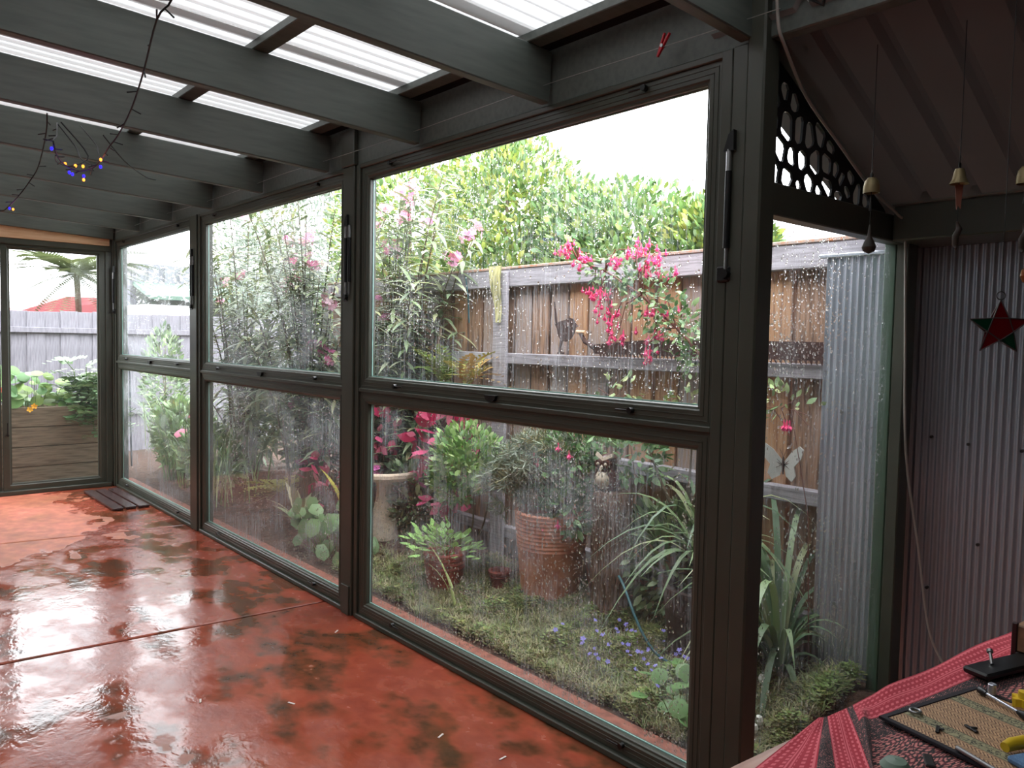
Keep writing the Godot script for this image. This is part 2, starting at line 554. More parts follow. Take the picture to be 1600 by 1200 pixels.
	# timber cover over the drain in the far corner
	var cover := thing("drain_cover", "dark wet timber slats over the drain in the far floor corner", "drain cover", Vector3(1.84, 0.0, -7.66))
	for k in 3:
		var s := MB.new()
		s.box(T(Vector3(-0.02 + k * 0.105, 0.014, rr(-0.02, 0.02)), Basis(Vector3.UP, rr(-0.01, 0.01))), Vector3(0.085, 0.022, 0.98), 0.004)
		part("slat", s, M.get("wet_board") if M.has("wet_board") else textured("wet_board", noise_tex(78, 0.02, [Color(0.16, 0.12, 0.12), Color(0.28, 0.22, 0.22), Color(0.36, 0.28, 0.27)], 256), Vector3(8, 8, 0.8), 0.25), cover)
	# scraps left on the wet floor
	var scrap := [[1.72, -2.35, 0.4], [1.80, -2.08, 0.1], [1.12, -3.20, 1.2], [1.40, -2.95, 2.0], [1.93, -3.55, 0.7]]
	for k in scrap.size():
		var s := MB.new()
		s.box(T(Vector3(0, 0.002, 0), Basis(Vector3.UP, scrap[k][2])), Vector3(0.034, 0.003, 0.008), 0.001)
		solo("paper_scrap", s, M.get("scrap") if M.has("scrap") else plain("scrap", Color(0.82, 0.76, 0.72), 0.7), ["pale paper scrap on the floor below the near window latch", "pale paper scrap nearest the foot of the near window", "pale paper scrap furthest from the windows on the wet floor", "pale paper scrap in the middle of the wet floor slab", "pale paper scrap on the floor beside the middle post"][k], "scrap", Vector3(scrap[k][0], 0, scrap[k][1]), "paper scraps on the floor")

# ---------------------------------------------------------------- window wall
const SASH := [Vector2(0, -0.045), Vector2(0, -0.001), Vector2(0.001, 0.0), Vector2(0.0155, 0.0), Vector2(0.0165, 0.0022), Vector2(0.0185, 0.0022), Vector2(0.0195, 0.0), Vector2(0.0335, 0.0), Vector2(0.0345, 0.0022), Vector2(0.0365, 0.0022), Vector2(0.0375, 0.0), Vector2(0.050, 0.0), Vector2(0.055, -0.005), Vector2(0.062, -0.007), Vector2(0.065, -0.012), Vector2(0.065, -0.045), Vector2(0, -0.045)]

# local frame of a sash: x runs along z of the world (nearer), y up, z towards the room
func wall_xf(z_far: float, y: float) -> Transform3D:
	return Transform3D(Basis(Vector3(0, 0, 1), Vector3(0, 1, 0), Vector3(-1, 0, 0)), Vector3(WX, y, z_far))

func drop_mesh() -> ArrayMesh:
	if M.has("drop_mesh"): return M.drop_mesh
	var s := MB.new()
	s.lathe([Vector2(0.001, -0.25), Vector2(0.75, -0.25), Vector2(1.0, 0.0), Vector2(0.8, 0.35), Vector2(0.42, 0.55), Vector2(0.001, 0.62)], 8)
	M["drop_mesh"] = s.mesh()
	return M.drop_mesh

func pane(parent: Node, w: float, h: float, xf: Transform3D, film_name: String, flip: bool, drops: int) -> void:
	var s := MB.new()
	s.quad_n([xf * Vector3(0, 0, 0), xf * Vector3(w, 0, 0), xf * Vector3(w, h, 0), xf * Vector3(0, h, 0)], [xf.basis.z, xf.basis.z, xf.basis.z, xf.basis.z])
	part("glass_pane", s, M.glass, parent)
	var f := MB.new()
	var o := Vector3(0, 0, -0.006)
	var u := [Vector2(0, 1), Vector2(1, 1), Vector2(1, 0), Vector2(0, 0)]
	if flip: u = [Vector2(1, 1), Vector2(0, 1), Vector2(0, 0), Vector2(1, 0)]
	f.quad_n([xf * o, xf * (Vector3(w, 0, 0) + o), xf * (Vector3(w, h, 0) + o), xf * (Vector3(0, h, 0) + o)], [-xf.basis.z, -xf.basis.z, -xf.basis.z, -xf.basis.z], u)
	part("water_film", f, M[film_name], parent).set_meta("kind", "stuff")
	var xfs := []
	var patch := FastNoiseLite.new()
	patch.seed = drops; patch.frequency = 1.6
	while xfs.size() < drops:
		var q := Vector2(rr(0.01, w - 0.01), rr(0.01, h - 0.01))
		if patch.get_noise_2d(q.x, q.y * 0.7) + rr(-0.35, 0.35) < 0.0: continue
		var r := 0.0013 + 0.0030 * pow(rng.randf(), 2.2)
		xfs.append(xf * Transform3D(Basis(Vector3(r, 0, 0), Vector3(0, 0, -r), Vector3(0, r * rr(1.0, 1.7), 0)), Vector3(q.x, q.y, -0.010)))
	many("rain_drops", drop_mesh(), M.water_drop, xfs, [], parent)

func sash(parent: Node, called: String, z_far: float, w: float, y0: float, h: float, film_name: String, flip: bool, drops: int, latches: Array) -> void:
	var xf := wall_xf(z_far, y0)
	var s := MB.new()
	s.frame(w, h, SASH, xf)
	var sh := part(called, s, M.frame_paint, parent)
	var e := MB.new()       # ground edge of the pane, seated in the rebate
	e.frame(w - 0.126, h - 0.126, [Vector2(0, -0.028), Vector2(0.006, -0.028), Vector2(0.006, -0.033)], xf * T(Vector3(0.063, 0.063, 0)))
	part("glazing_edge", e, M.glass_edge, sh)
	pane(sh, w - 0.128, h - 0.128, xf * T(Vector3(0.064, 0.064, -0.031)), film_name, flip, drops)
	for l in latches:
		var k := MB.new()
		var at := xf * T(Vector3(l[0] * w, l[1], 0.004))
		if l[2] == 0:        # turn catch
			k.tube([at * Vector3(0, 0, 0), at * Vector3(0, 0, 0.018)], 0.011, 10)
			k.box(at * T(Vector3(0.035 * l[3], 0, 0.014), Basis()), Vector3(0.062, 0.007, 0.006), 0.002)
		else:                # finger pull
			var o := PackedVector2Array()
			for i in 9: o.append(Vector2(cos(PI + PI * i / 8.0) * 0.036, sin(PI + PI * i / 8.0) * 0.024))
			o.append(Vector2(0.040, 0.004)); o.append(Vector2(-0.040, 0.004))
			k.prism(o, 0.014, at)
		part("latch" if l[2] == 0 else "finger_pull", k, M.black_plastic, sh)

func strut(parent: Node, z: float, double_: bool) -> void:
	var n := bare("gas_strut", parent)
	var x := WX - 0.028
	for k in (2 if double_ else 1):
		var zz := z + k * 0.034
		var s := MB.new()
		s.tube([Vector3(x, 2.035, zz), Vector3(x, 1.80, zz)], 0.0105, 10)
		part("cylinder", s, M.black_plastic, n)
		var r := MB.new()
		r.tube([Vector3(x, 1.80, zz), Vector3(x, 1.735, zz)], 0.005, 8)
		r.tube([Vector3(x, 2.10, zz), Vector3(x, 2.035, zz)], 0.009, 8)
		part("rod", r, M.steel, n)
	var b := MB.new()
	b.prism(PackedVector2Array([Vector2(-0.016, 0), Vector2(0.0, 0.05), Vector2(0.018, 0.062), Vector2(0.02, 0.0)]), 0.02, Transform3D(Basis(Vector3(0, 0, 1), Vector3(0, 1, 0), Vector3(-1, 0, 0)), Vector3(x + 0.012, 2.095, z)))
	b.box(T(Vector3(x + 0.012, 1.722, z - 0.012)), Vector3(0.022, 0.05, 0.05), 0.006)
	b.tube([Vector3(x - 0.012, 1.722, z), Vector3(x + 0.012, 1.722, z)], 0.015, 8)
	part("bracket", b, M.black_plastic, n)

func build_windows() -> void:
	var bays := [[-1.46, -3.66], [-3.83, -6.015], [-6.215, -8.315]]
	for i in 3:
		var b: Array = bays[i]
		var w: float = b[0] - b[1]
		var win := setting("window_%d" % (i + 1), ["near green framed awning window over a fixed pane, streaked with rain", "middle green framed awning window over a fixed pane, streaked with rain", "far green framed awning window over a fixed pane, by the door"][i])
		sash(win, "upper_sash", b[1], w, 1.238, 1.154, ["film_light", "film_heavy", "film_veil"][i], i == 1, [4200, 2600, 1200][i], [[0.16, 0.030, 0, 1], [0.5, 0.030, 1, 1], [0.85, 0.030, 0, -1], [0.13, 1.132, 0, 1], [0.86, 1.132, 0, -1]])
		sash(win, "lower_sash", b[1], w, 0.028, 1.196, ["film_heavy", "film_veil", "film_veil"][i], i != 1, [6500, 4500, 2000][i], [[0.16, 0.036, 0, 1], [0.85, 0.036, 0, -1]])
		# fixed frame round both: sill track, transom, head, jamb liners
		var f := MB.new()
		f.bx(Vector3(WX - 0.018, 0.0, b[1] - 0.01), Vector3(WX + 0.07, 0.026, b[0] + 0.01), 0.004)
		f.bx(Vector3(WX - 0.012, 1.221, b[1]), Vector3(WX + 0.05, 1.241, b[0]), 0.003)
		f.bx(Vector3(WX - 0.010, 2.390, b[1] - 0.02), Vector3(WX + 0.05, 2.412, b[0] + 0.02), 0.003)
		part("fixed_frame", f, M.frame_paint, win)
		strut(win, [-1.412, -3.775, -6.155][i], i > 0)
	strut(setting("trim_1", "gas strut by the far corner post"), -8.335, false)
	# posts between the windows, in two pieces with a shadow gap
	var posts := setting("wall_window_posts", "dark green posts of the window wall")
	for p in [[-3.825, -3.665], [-6.21, -6.02], [-8.47, -8.32]]:
		var s := MB.new()
		s.bx(Vector3(WX - 0.022, 0.0, p[0]), Vector3(WX + 0.09, 2.41, p[1] - 0.042), 0.004)
		part("post", s, M.frame_paint, posts)
		var t := MB.new()
		t.bx(Vector3(WX - 0.012, 0.0, p[1] - 0.034), Vector3(WX + 0.09, 2.41, p[1]), 0.003)
		part("jamb_strip", t, M.frame_paint, posts)
		var g := MB.new()
		g.bx(Vector3(WX + 0.01, 0.0, p[1] - 0.043), Vector3(WX + 0.08, 2.41, p[1] - 0.033))
		part("gap", g, M.gap_dark, posts)
	var pk := MB.new()           # small block at the foot of the middle post and the tall stub above it
	pk.bx(Vector3(WX - 0.03, 0.0, -3.80), Vector3(WX - 0.022, 0.16, -3.72), 0.002)
	pk.bx(Vector3(WX - 0.03, 2.41, -3.83), Vector3(WX, 2.60, -3.70), 0.004)
	part("post_block", pk, M.frame_paint, posts)
	# corner post at the near end
	var corner := setting("trim_2", "stout dark green corner post beside the near window")
	var a := MB.new()
	a.bx(Vector3(WX - 0.016, 0.0, -1.458), Vector3(WX + 0.05, 2.41, -1.418), 0.003)
	part("jamb_strip", a, M.frame_paint, corner)
	var a2 := MB.new()
	a2.bx(Vector3(WX - 0.02, 0.0, -1.414), Vector3(WX + 0.05, 2.41, -1.362), 0.003)
	part("jamb_strip", a2, M.frame_paint, corner)
	var c := MB.new()
	c.bx(Vector3(WX - 0.03, 0.0, -1.36), Vector3(WX + 0.055, 2.62, -1.30), 0.006)
	part("post", c, M.frame_paint, corner)

# ---------------------------------------------------------------- far wall with the sliding door
func build_far_wall() -> void:
	var z := -8.41
	var wall := setting("wall_far", "far end wall around the sliding door")
	var s := MB.new()
	s.bx(Vector3(-2.7, -0.1, z - 0.12), Vector3(0.30, 2.75, z), 0.0)
	part("wall_panel", s, M.beam_paint, wall)
	var h := MB.new()
	h.bx(Vector3(-0.62, 2.47, z - 0.12), Vector3(2.24, 2.75, z + 0.005), 0.004)
	part("head_board", h, M.beam_paint, wall)
	var l := MB.new()
	l.bx(Vector3(-0.62, 2.352, z - 0.03), Vector3(2.078, 2.470, z + 0.02), 0.004)
	var cf := MB.new()
	cf.bx(Vector3(2.078, 2.30, z - 0.12), Vector3(2.24, 2.48, z + 0.008), 0.003)
	cf.bx(Vector3(2.095, 0.0, z - 0.12), Vector3(2.24, 2.32, z + 0.004), 0.003)
	part("corner_fill", cf, M.frame_paint, wall)
	part("lintel", l, M.pine, wall).set_meta("label", "bare pine lintel over the sliding door")
	var f := MB.new()
	f.bx(Vector3(-0.62, 2.30, z - 0.05), Vector3(2.08, 2.352, z + 0.012), 0.004)
	f.bx(Vector3(-0.62, 0.0, z - 0.06), Vector3(2.08, 0.040, z + 0.03), 0.004)
	f.bx(Vector3(2.040, 0.04, z - 0.05), Vector3(2.098, 2.30, z + 0.012), 0.004)
	var door := setting("door_1", "green framed glass sliding door in the far wall")
	part("door_frame", f, M.frame_paint, door)
	for k in 2:
		var x0 := 1.178 - k * 0.87
		var xf := Transform3D(Basis(Vector3.RIGHT, Vector3.UP, Vector3.BACK), Vector3(x0, 0.035, z - (0.02 if k % 2 == 0 else 0.05)))
		var p := MB.new()
		p.frame(0.865, 2.29, [Vector2(0, -0.02), Vector2(0, 0.008), Vector2(0.003, 0.011), Vector2(0.050, 0.011), Vector2(0.056, 0.004), Vector2(0.070, 0.0), Vector2(0.072, -0.02), Vector2(0, -0.02)], xf)
		var leaf := part("sliding_panel", p, M.frame_paint, door)
		var g := MB.new()
		g.quad_n([xf * Vector3(0.07, 0.07, -0.01), xf * Vector3(0.795, 0.07, -0.01), xf * Vector3(0.795, 2.18, -0.01), xf * Vector3(0.07, 2.18, -0.01)], [Vector3.BACK, Vector3.BACK, Vector3.BACK, Vector3.BACK])
		part("glass_pane", g, M.glass, leaf)
		if k == 0:
			var hd := MB.new()
			hd.tube([xf * Vector3(0.035, 0.52, 0.012), xf * Vector3(0.035, 0.52, 0.035)], 0.012, 8)
			hd.box(xf * T(Vector3(0.035, 0.575, 0.03)), Vector3(0.009, 0.12, 0.008), 0.002)
			part("handle", hd, M.black_plastic, leaf)

# ---------------------------------------------------------------- roof
func rafter_y(x: float) -> float:      # underside of the rafters
	return 2.415 + (WX - x) * 0.046

func build_roof() -> void:
	var tilt := atan(0.046)
	var ceiling := setting("ceiling", "rafters, purlins and translucent corrugated sheets of the verandah roof")
	for z in RZ + [-0.49, 0.39, 1.27, 2.15]:
		var s := MB.new()
		s.box(T(Vector3(-0.24, rafter_y(-0.24) + 0.0975, z), Basis(Vector3.BACK, -tilt)), Vector3(4.70, 0.195, 0.045), 0.004)
		part("rafter", s, M.beam_paint, ceiling)
	for x in [2.02, 1.335, 0.45, -0.45, -1.35, -2.3]:
		var s := MB.new()
		s.box(T(Vector3(x, rafter_y(x) + 0.195 + 0.018, -3.05), Basis(Vector3.BACK, -tilt)), Vector3(0.07, 0.035, 11.2), 0.003)
		part("purlin", s, M.beam_paint, ceiling)
	# corrugated sheets, each lapping the next
	var n := 0
	var z0 := -8.72
	while z0 < -0.45:
		var s := MB.new()
		var lift := 0.004 if n % 2 else 0.0
		var wave := func(u: float, t: float) -> Vector3:
			var zz := z0 + t * 0.876
			var x := -2.6 + u * 4.92
			return Vector3(x, rafter_y(x) + 0.195 + 0.050 + lift + 0.0135 * cos(TAU * (zz + 8.72) / 0.0762), zz)
		s.grid(wave, 1, 150)
		part("roof_sheet", s, M.roof_sheeting, ceiling)
		z0 += 0.8
		n += 1
	# opaque lining over the near end, behind the camera
	var lining := MB.new()
	lining.bx(Vector3(-2.7, 2.86, -0.05), Vector3(2.2, 2.90, 2.8))
	part("ceiling_lining", lining, M.beam_paint, ceiling)
	var gut := MB.new()     # black foam strip and flashing along the wall edge of the sheets
	gut.box(T(Vector3(2.085, 2.645, -3.05), Basis(Vector3.BACK, -0.5)), Vector3(0.10, 0.006, 11.0), 0.001)
	part("flashing", gut, M.gap_dark, ceiling)
	var beam := setting("trim_3", "long dark green beam over the window wall")
	var b := MB.new()
	b.bx(Vector3(WX, 2.412, -8.47), Vector3(WX + 0.05, 2.66, 2.7), 0.004)
	part("beam", b, M.beam_paint, beam)
	# thin wire along the beam with one peg
	var line := MB.new()
	var pts := []
	for i in 25:
		var zz := -8.2 + i * 0.29
		pts.append(Vector3(WX - 0.055, 2.475 - 0.012 * sin(PI * fmod(absf(zz), 2.25) / 2.25), zz))
	line.tube(pts, 0.0013, 5)
	solo("clothes_line", line, plain("wire_pale", Color(0.62, 0.62, 0.6), 0.4, 0.4), "thin pale clothes line strung along the window beam", "clothes line")
	var peg := thing("clothes_peg", "red plastic peg clipped to the line near the corner", "peg", Vector3(WX - 0.055, 2.47, -1.66))
	var red := plain("peg_red", Color(0.74, 0.10, 0.16), 0.4)
	for k in [-1.0, 1.0]:
		var s := MB.new()
		s.box(T(Vector3(0, 0.004, 0.006 * k), Basis(Vector3.RIGHT, 0.5 + 0.14 * k)), Vector3(0.010, 0.075, 0.008), 0.002)
		part("jaw", s, red, peg)
	var spring := MB.new()
	spring.tube([Vector3(-0.008, 0, 0), Vector3(0.008, 0, 0)], 0.006, 8)
	part("spring", spring, M.steel, peg)

# ---------------------------------------------------------------- lean-to corner
func lean_y(x: float) -> float:
	return 2.42 - 0.47 * (x - 2.2)

func corrugated(z0: float, z1: float, y0: float, y1: float, x: float, pitch: float, depth: float) -> MB:
	var s := MB.new()
	var cnt := int(ceilf((z1 - z0) / pitch * 8.0))
	s.grid(func(u: float, t: float) -> Vector3:
		var z := lerpf(z0, z1, t)
		return Vector3(x - depth * cos(TAU * (z - z0) / pitch), lerpf(y0, y1, u), z), 1, cnt)
	return s

func build_lean_to() -> void:
	var zc := -1.35
	var wall := setting("wall_side", "glazed end wall of the lean-to with a pierced gable screen")
	var s := MB.new()
	s.bx(Vector3(2.165, 1.906, zc - 0.03), Vector3(3.34, 2.006, zc + 0.03), 0.004)
	part("beam", s, M.frame_paint, wall)
	var sill := MB.new()
	sill.bx(Vector3(2.165, 0.0, zc - 0.03), Vector3(3.15, 0.07, zc + 0.03), 0.004)
	part("sill", sill, M.frame_paint, wall)
	var post := MB.new()
	post.bx(Vector3(3.137, 0.0, -1.345), Vector3(3.225, 2.05, -1.298), 0.004)
	post.bx(Vector3(3.225, 0.0, -1.36), Vector3(3.34, 2.05, -1.345), 0.002)
	part("post", post, M.frame_paint, wall)
	var outer := MB.new()
	outer.bx(Vector3(3.137, 0.0, -1.392), Vector3(3.26, 1.95, -1.345), 0.004)
	part("outer_post", outer, textured("post_green", noise_tex(51, 0.01, [Color(0.26, 0.34, 0.28), Color(0.30, 0.38, 0.32)], 256, 4), Vector3(1, 1, 1), 0.4), wall)
	var win := setting("window_4", "fixed pane beside the corner post, beaded with rain")
	pane(win, 0.97, 1.836, Transform3D(Basis(Vector3.RIGHT, Vector3.UP, Vector3.BACK), Vector3(2.168, 0.07, zc - 0.005)), "film_dots", false, 5200)
	# pierced screen: rounded holes of many sizes cut from a plate
	var screen := CSGCombiner3D.new()
	screen.name = "gable_screen"
	wall.add_child(screen)
	var plate := CSGPolygon3D.new()
	plate.polygon = PackedVector2Array([Vector2(2.165, 2.0), Vector2(3.06, 2.0), Vector2(3.02, lean_y(3.02) - 0.004), Vector2(2.165, lean_y(2.165) - 0.004)])
	plate.depth = 0.008
	plate.position = Vector3(0, 0, zc)
	plate.name = "plate"
	screen.add_child(plate)
	var cells := []
	var r := RandomNumberGenerator.new()
	r.seed = 5
	for row in 6:
		for k in 14:
			cells.append(Vector2(2.18 + k * 0.068 + (0.034 if row % 2 else 0.0) + r.randf_range(-0.026, 0.026), 2.040 + row * 0.080 + r.randf_range(-0.034, 0.034)))
	for i in cells.size():
		var c: Vector2 = cells[i]
		if c.x < 2.17 or c.y > lean_y(c.x) - 0.03: continue
		# cell of the points nearest to c, shrunk and rounded
		var cell := PackedVector2Array([c + Vector2(-0.08, -0.08), c + Vector2(0.08, -0.08), c + Vector2(0.08, 0.08), c + Vector2(-0.08, 0.08)])
		for j in cells.size():
			if j == i or cells[j].distance_to(c) > 0.16: continue
			var mid: Vector2 = (cells[j] + c) * 0.5
			var dd: Vector2 = (cells[j] - c).normalized()
			var side := Vector2(-dd.y, dd.x)
			var half := PackedVector2Array([mid + side, mid - side, mid - side - dd * 2.0, mid + side - dd * 2.0])
			var cut := Geometry2D.intersect_polygons(cell, half)
			if cut.size(): cell = cut[0]
		var thick := r.randf_range(0.0195, 0.0255)
		var inside := Geometry2D.intersect_polygons(cell, PackedVector2Array([Vector2(2.172, 2.002), Vector2(3.02, 2.002), Vector2(2.172, lean_y(2.172) - 0.006)]))
		if inside.is_empty(): continue
		var shrunk := Geometry2D.offset_polygon(inside[0], -thick, Geometry2D.JOIN_ROUND)
		if shrunk.is_empty(): continue
		var round_ := Geometry2D.offset_polygon(shrunk[0], 0.0118, Geometry2D.JOIN_ROUND)
		if round_.is_empty(): continue
		var ok := true
		for q in round_[0]:
			if q.y > lean_y(q.x) - 0.012 or q.x < 2.168 or q.y < 2.007: ok = false
		if not ok: continue
		var thin := PackedVector2Array()
		for q in round_[0]:
			if thin.is_empty() or (thin[thin.size() - 1].distance_to(q) > 0.0022 and q.distance_to(round_[0][0]) > 0.0015): thin.append(q)
		var hole := CSGPolygon3D.new()
		hole.polygon = thin
		hole.depth = 0.05
		hole.operation = CSGShape3D.OPERATION_SUBTRACTION
		hole.position = Vector3(0, 0, zc + 0.02)
		hole.name = "hole"
		screen.add_child(hole, true)
	screen.material_override = plain("screen_dark", Color(0.10, 0.10, 0.12), 0.35, 0.3)
	# sloping roof of ribbed sheet, running on past the screen as an eave
	var ceil_ := setting("ceiling_lean_to", "brown ribbed sheet ceiling sloping down over the lean-to")
	var brown := plain("ceiling_brown", Color(0.44, 0.41, 0.39), 0.55)
	var ribs := MB.new()
	var prof := []
	var z := -1.50
	while z < 2.6:
		prof.append_array([Vector2(z, 0.0), Vector2(z + 0.115, 0.0), Vector2(z + 0.130, 0.03), Vector2(z + 0.147, 0.03), Vector2(z + 0.162, 0.0)])
		z += 0.163
	for i in prof.size() - 1:
		var a: Vector2 = prof[i]
		var b: Vector2 = prof[i + 1]
		var nn := Vector3(-0.42, -(b.x - a.x), (b.y - a.y)).normalized() if b.x > a.x else Vector3.DOWN
		var q := []
		for e in [[2.10, a], [3.12, a], [3.12, b], [2.10, b]]: q.append(Vector3(e[0], lean_y(e[0]) + 0.004 + e[1].y, e[1].x))
		ribs.poly(q, nn)
	part("ribbed_sheet", ribs, brown, ceil_)
	var over := MB.new()
	over.prism(PackedVector2Array([Vector2(2.10, lean_y(2.10) + 0.06), Vector2(3.40, lean_y(3.40) + 0.06), Vector2(3.40, lean_y(3.40) + 0.075), Vector2(2.10, lean_y(2.10) + 0.075)]), 4.2, T(Vector3(0, 0, -1.50)))
	part("roof_skin", over, brown, ceil_)
	var eave := MB.new()
	eave.bx(Vector3(3.03, 1.905, -1.318), Vector3(3.30, 2.06, 2.7), 0.005)
	part("eave_beam", eave, M.frame_paint, ceil_)
	var lip := MB.new()
	lip.bx(Vector3(3.01, 2.035, -1.318), Vector3(3.03, 2.075, 2.7), 0.003)
	part("eave_angle", lip, plain("angle_grey", Color(0.42, 0.42, 0.40), 0.5), ceil_)
	# corrugated steel wall inside
	var right := setting("wall_right", "grey corrugated steel wall of the lean-to")
	part("corrugated_sheet", corrugated(-1.36, 2.7, 0.0, 1.905, 3.305, 0.0275, 0.005), M.zinc, right)
	var back := MB.new()
	back.bx(Vector3(3.32, 0.0, -1.36), Vector3(3.36, 2.0, 2.7))
	part("wall_backing", back, M.gap_dark, right)
	var fl := MB.new()
	fl.bx(Vector3(2.2, -0.1, -1.36), Vector3(3.36, 0.0, 2.7))
	part("lean_to_floor", fl, M.edging, right)
	for p in [[1.155, -1.245], [1.14, -1.11], [1.135, -0.93], [0.76, -1.06], [0.55, -1.235], [1.13, -0.75]]:
		var sc := MB.new()
		sc.tube([Vector3(3.302, p[0], p[1]), Vector3(3.292, p[0], p[1])], 0.0065, 8)
		part("screw", sc, M.black_plastic, right)
	# the same sheeting outside, along the fence, with a folded cap
	var sheet := thing("corrugated_panel", "narrow corrugated steel panel with folded cap standing in front of fence", "metal panel", Vector3.ZERO)
	part("sheet", corrugated(-1.655, -1.395, 0.02, 1.882, 3.20, 0.0275, 0.005), M.zinc, sheet)
	var cap := MB.new()
	cap.box(T(Vector3(3.20, 1.886, -1.55)), Vector3(0.03, 0.016, 0.28), 0.003)
	part("cap", cap, M.zinc, sheet)
	for p in [[1.235, -1.565], [0.42, -1.56]]:
		var sc := MB.new()
		sc.tube([Vector3(3.197, p[0], p[1]), Vector3(3.187, p[0], p[1])], 0.0075, 8)
		part("screw", sc, M.steel, sheet)

func build_closing_walls() -> void:
	var wall := setting("wall_left", "house wall along the inner side of the verandah")
	var s := MB.new()
	s.bx(Vector3(-2.72, -0.1, -8.5), Vector3(-2.6, 2.95, 2.8))
	part("wall_panel", s, textured("house_wall", noise_tex(55, 0.03, [Color(0.36, 0.33, 0.31), Color(0.44, 0.41, 0.38)], 256), Vector3(1, 1, 1), 0.8, true), wall)
	var back := setting("wall_back", "wall behind the camera")
	var b := MB.new()
	b.bx(Vector3(-2.72, -0.1, 2.7), Vector3(3.4, 2.95, 2.82))
	part("wall_panel", b, M.beam_paint, back)

# ---------------------------------------------------------------- plant pieces
func leaf_mesh(l: float, w: float, droop := 0.25, fold := 0.15, segs := 4, fat := 0.9) -> ArrayMesh:
	var s := MB.new()
	s.has_col = true
	var rows := []
	for i in segs + 1:
		var t := float(i) / segs
		var ww := w * 0.5 * maxf(0.03, sin(PI * pow(t, fat)))
		var c := Vector3(0, l * (t - 0.15 * droop * t * t), l * droop * t * t)
		var nn := Vector3(0, -2.0 * droop * t, 1).normalized()
		rows.append([s.vert(c + Vector3(-ww, 0, ww * fold * 2.0), nn), s.vert(c, nn), s.vert(c + Vector3(ww, 0, ww * fold * 2.0), nn)])
	for i in segs:
		for k in 2:
			s.tri(rows[i][k], rows[i][k + 1], rows[i + 1][k + 1]); s.tri(rows[i][k], rows[i + 1][k + 1], rows[i + 1][k])
	return s.mesh()

func round_leaf(r: float, sides := 10) -> ArrayMesh:
	var s := MB.new()
	s.has_col = true
	var c := s.vert(Vector3(0, 0, -r * 0.12), Vector3.BACK)
	var ring := []
	for k in sides:
		var a := TAU * k / sides
		var q := r * (0.94 + 0.08 * sin(a * 5.0))
		ring.append(s.vert(Vector3(cos(a) * q, sin(a) * q, 0), Vector3(cos(a) * 0.15, sin(a) * 0.15, 1).normalized()))
	for k in sides: s.tri(c, ring[k], ring[(k + 1) % sides])
	return s.mesh()

# compound leaf: leaflets in pairs along a midrib
func frond_mesh(l: float, pairs: int, leaflet: float, width: float, droop: float) -> ArrayMesh:
	var s := MB.new()
	s.has_col = true
	for i in pairs:
		var t := (i + 0.6) / pairs
		var c := Vector3(0, l * t, l * droop * t * t)
		var ll := leaflet * sin(PI * (0.18 + 0.78 * t))
		for sd in [-1.0, 1.0]:
			var d := Vector3(sd, 0.45, 0.12).normalized()
			var q := Vector3(-d.y, d.x, 0).normalized() * width * 0.5
			s.poly([c, c + d * ll * 0.45 + q, c + d * ll, c + d * ll * 0.45 - q], Vector3(0, -droop * t, 1).normalized())
	s.poly([Vector3(-0.002, 0, 0), Vector3(0.002, 0, 0), Vector3(0.0008, l, l * droop), Vector3(-0.0008, l, l * droop)], Vector3.BACK)
	return s.mesh()

# one long strap leaf: an arching strip from base towards dir, rising by lift and falling back
func strap_leaf(base: Vector3, dir: Vector3, l: float, w: float, lift: float, fall: float, tint: Color, segs := 9) -> MB:
	var s := MB.new()
	s.has_col = true
	s.tint = tint
	var flat := Vector3(dir.x, 0, dir.z).normalized()
	var side := flat.cross(Vector3.UP)
	var pts := []
	for i in segs + 1:
		var t := float(i) / segs
		pts.append(base + flat * l * (0.25 * t + 0.6 * t * t) * (1.0 - lift * 0.35) + Vector3.UP * l * (lift * 1.5 * t - fall * t * t * (0.6 + 0.6 * t)))
	var rows := []
	for i in segs + 1:
		var t := float(i) / segs
		var tan: Vector3 = (pts[mini(i + 1, segs)] - pts[maxi(i - 1, 0)]).normalized()
		var nn := side.cross(tan).normalized()
		if nn.y < 0: nn = -nn
		var ww := w * 0.5 * clampf(minf(0.55 + t * 2.0, (1.0 - t) * 3.2 + 0.04), 0.04, 1.0)
		rows.append([s.vert(pts[i] - side * ww + nn * ww * 0.3, nn), s.vert(pts[i], nn), s.vert(pts[i] + side * ww + nn * ww * 0.3, nn)])
	for i in segs:
		for k in 2:
			s.tri(rows[i][k], rows[i][k + 1], rows[i + 1][k + 1]); s.tri(rows[i][k], rows[i + 1][k + 1], rows[i + 1][k])
	return s

func strap_plant(t: Node3D, n: int, l0: float, l1: float, w: float, tints: Array, spread := TAU, from := 0.0, fall := 1.0) -> void:
	for i in n:
		var a := from + spread * (i + rr(-0.4, 0.4)) / n
		var d := Vector3(cos(a), 0, sin(a))
		part("leaf", strap_leaf(Vector3(d.x * 0.02, 0, d.z * 0.02), d, rr(l0, l1), w * rr(0.8, 1.2), rr(0.55, 1.0), rr(0.35, 0.95) * fall, tints[rng.randi() % tints.size()]), M.leaf, t)

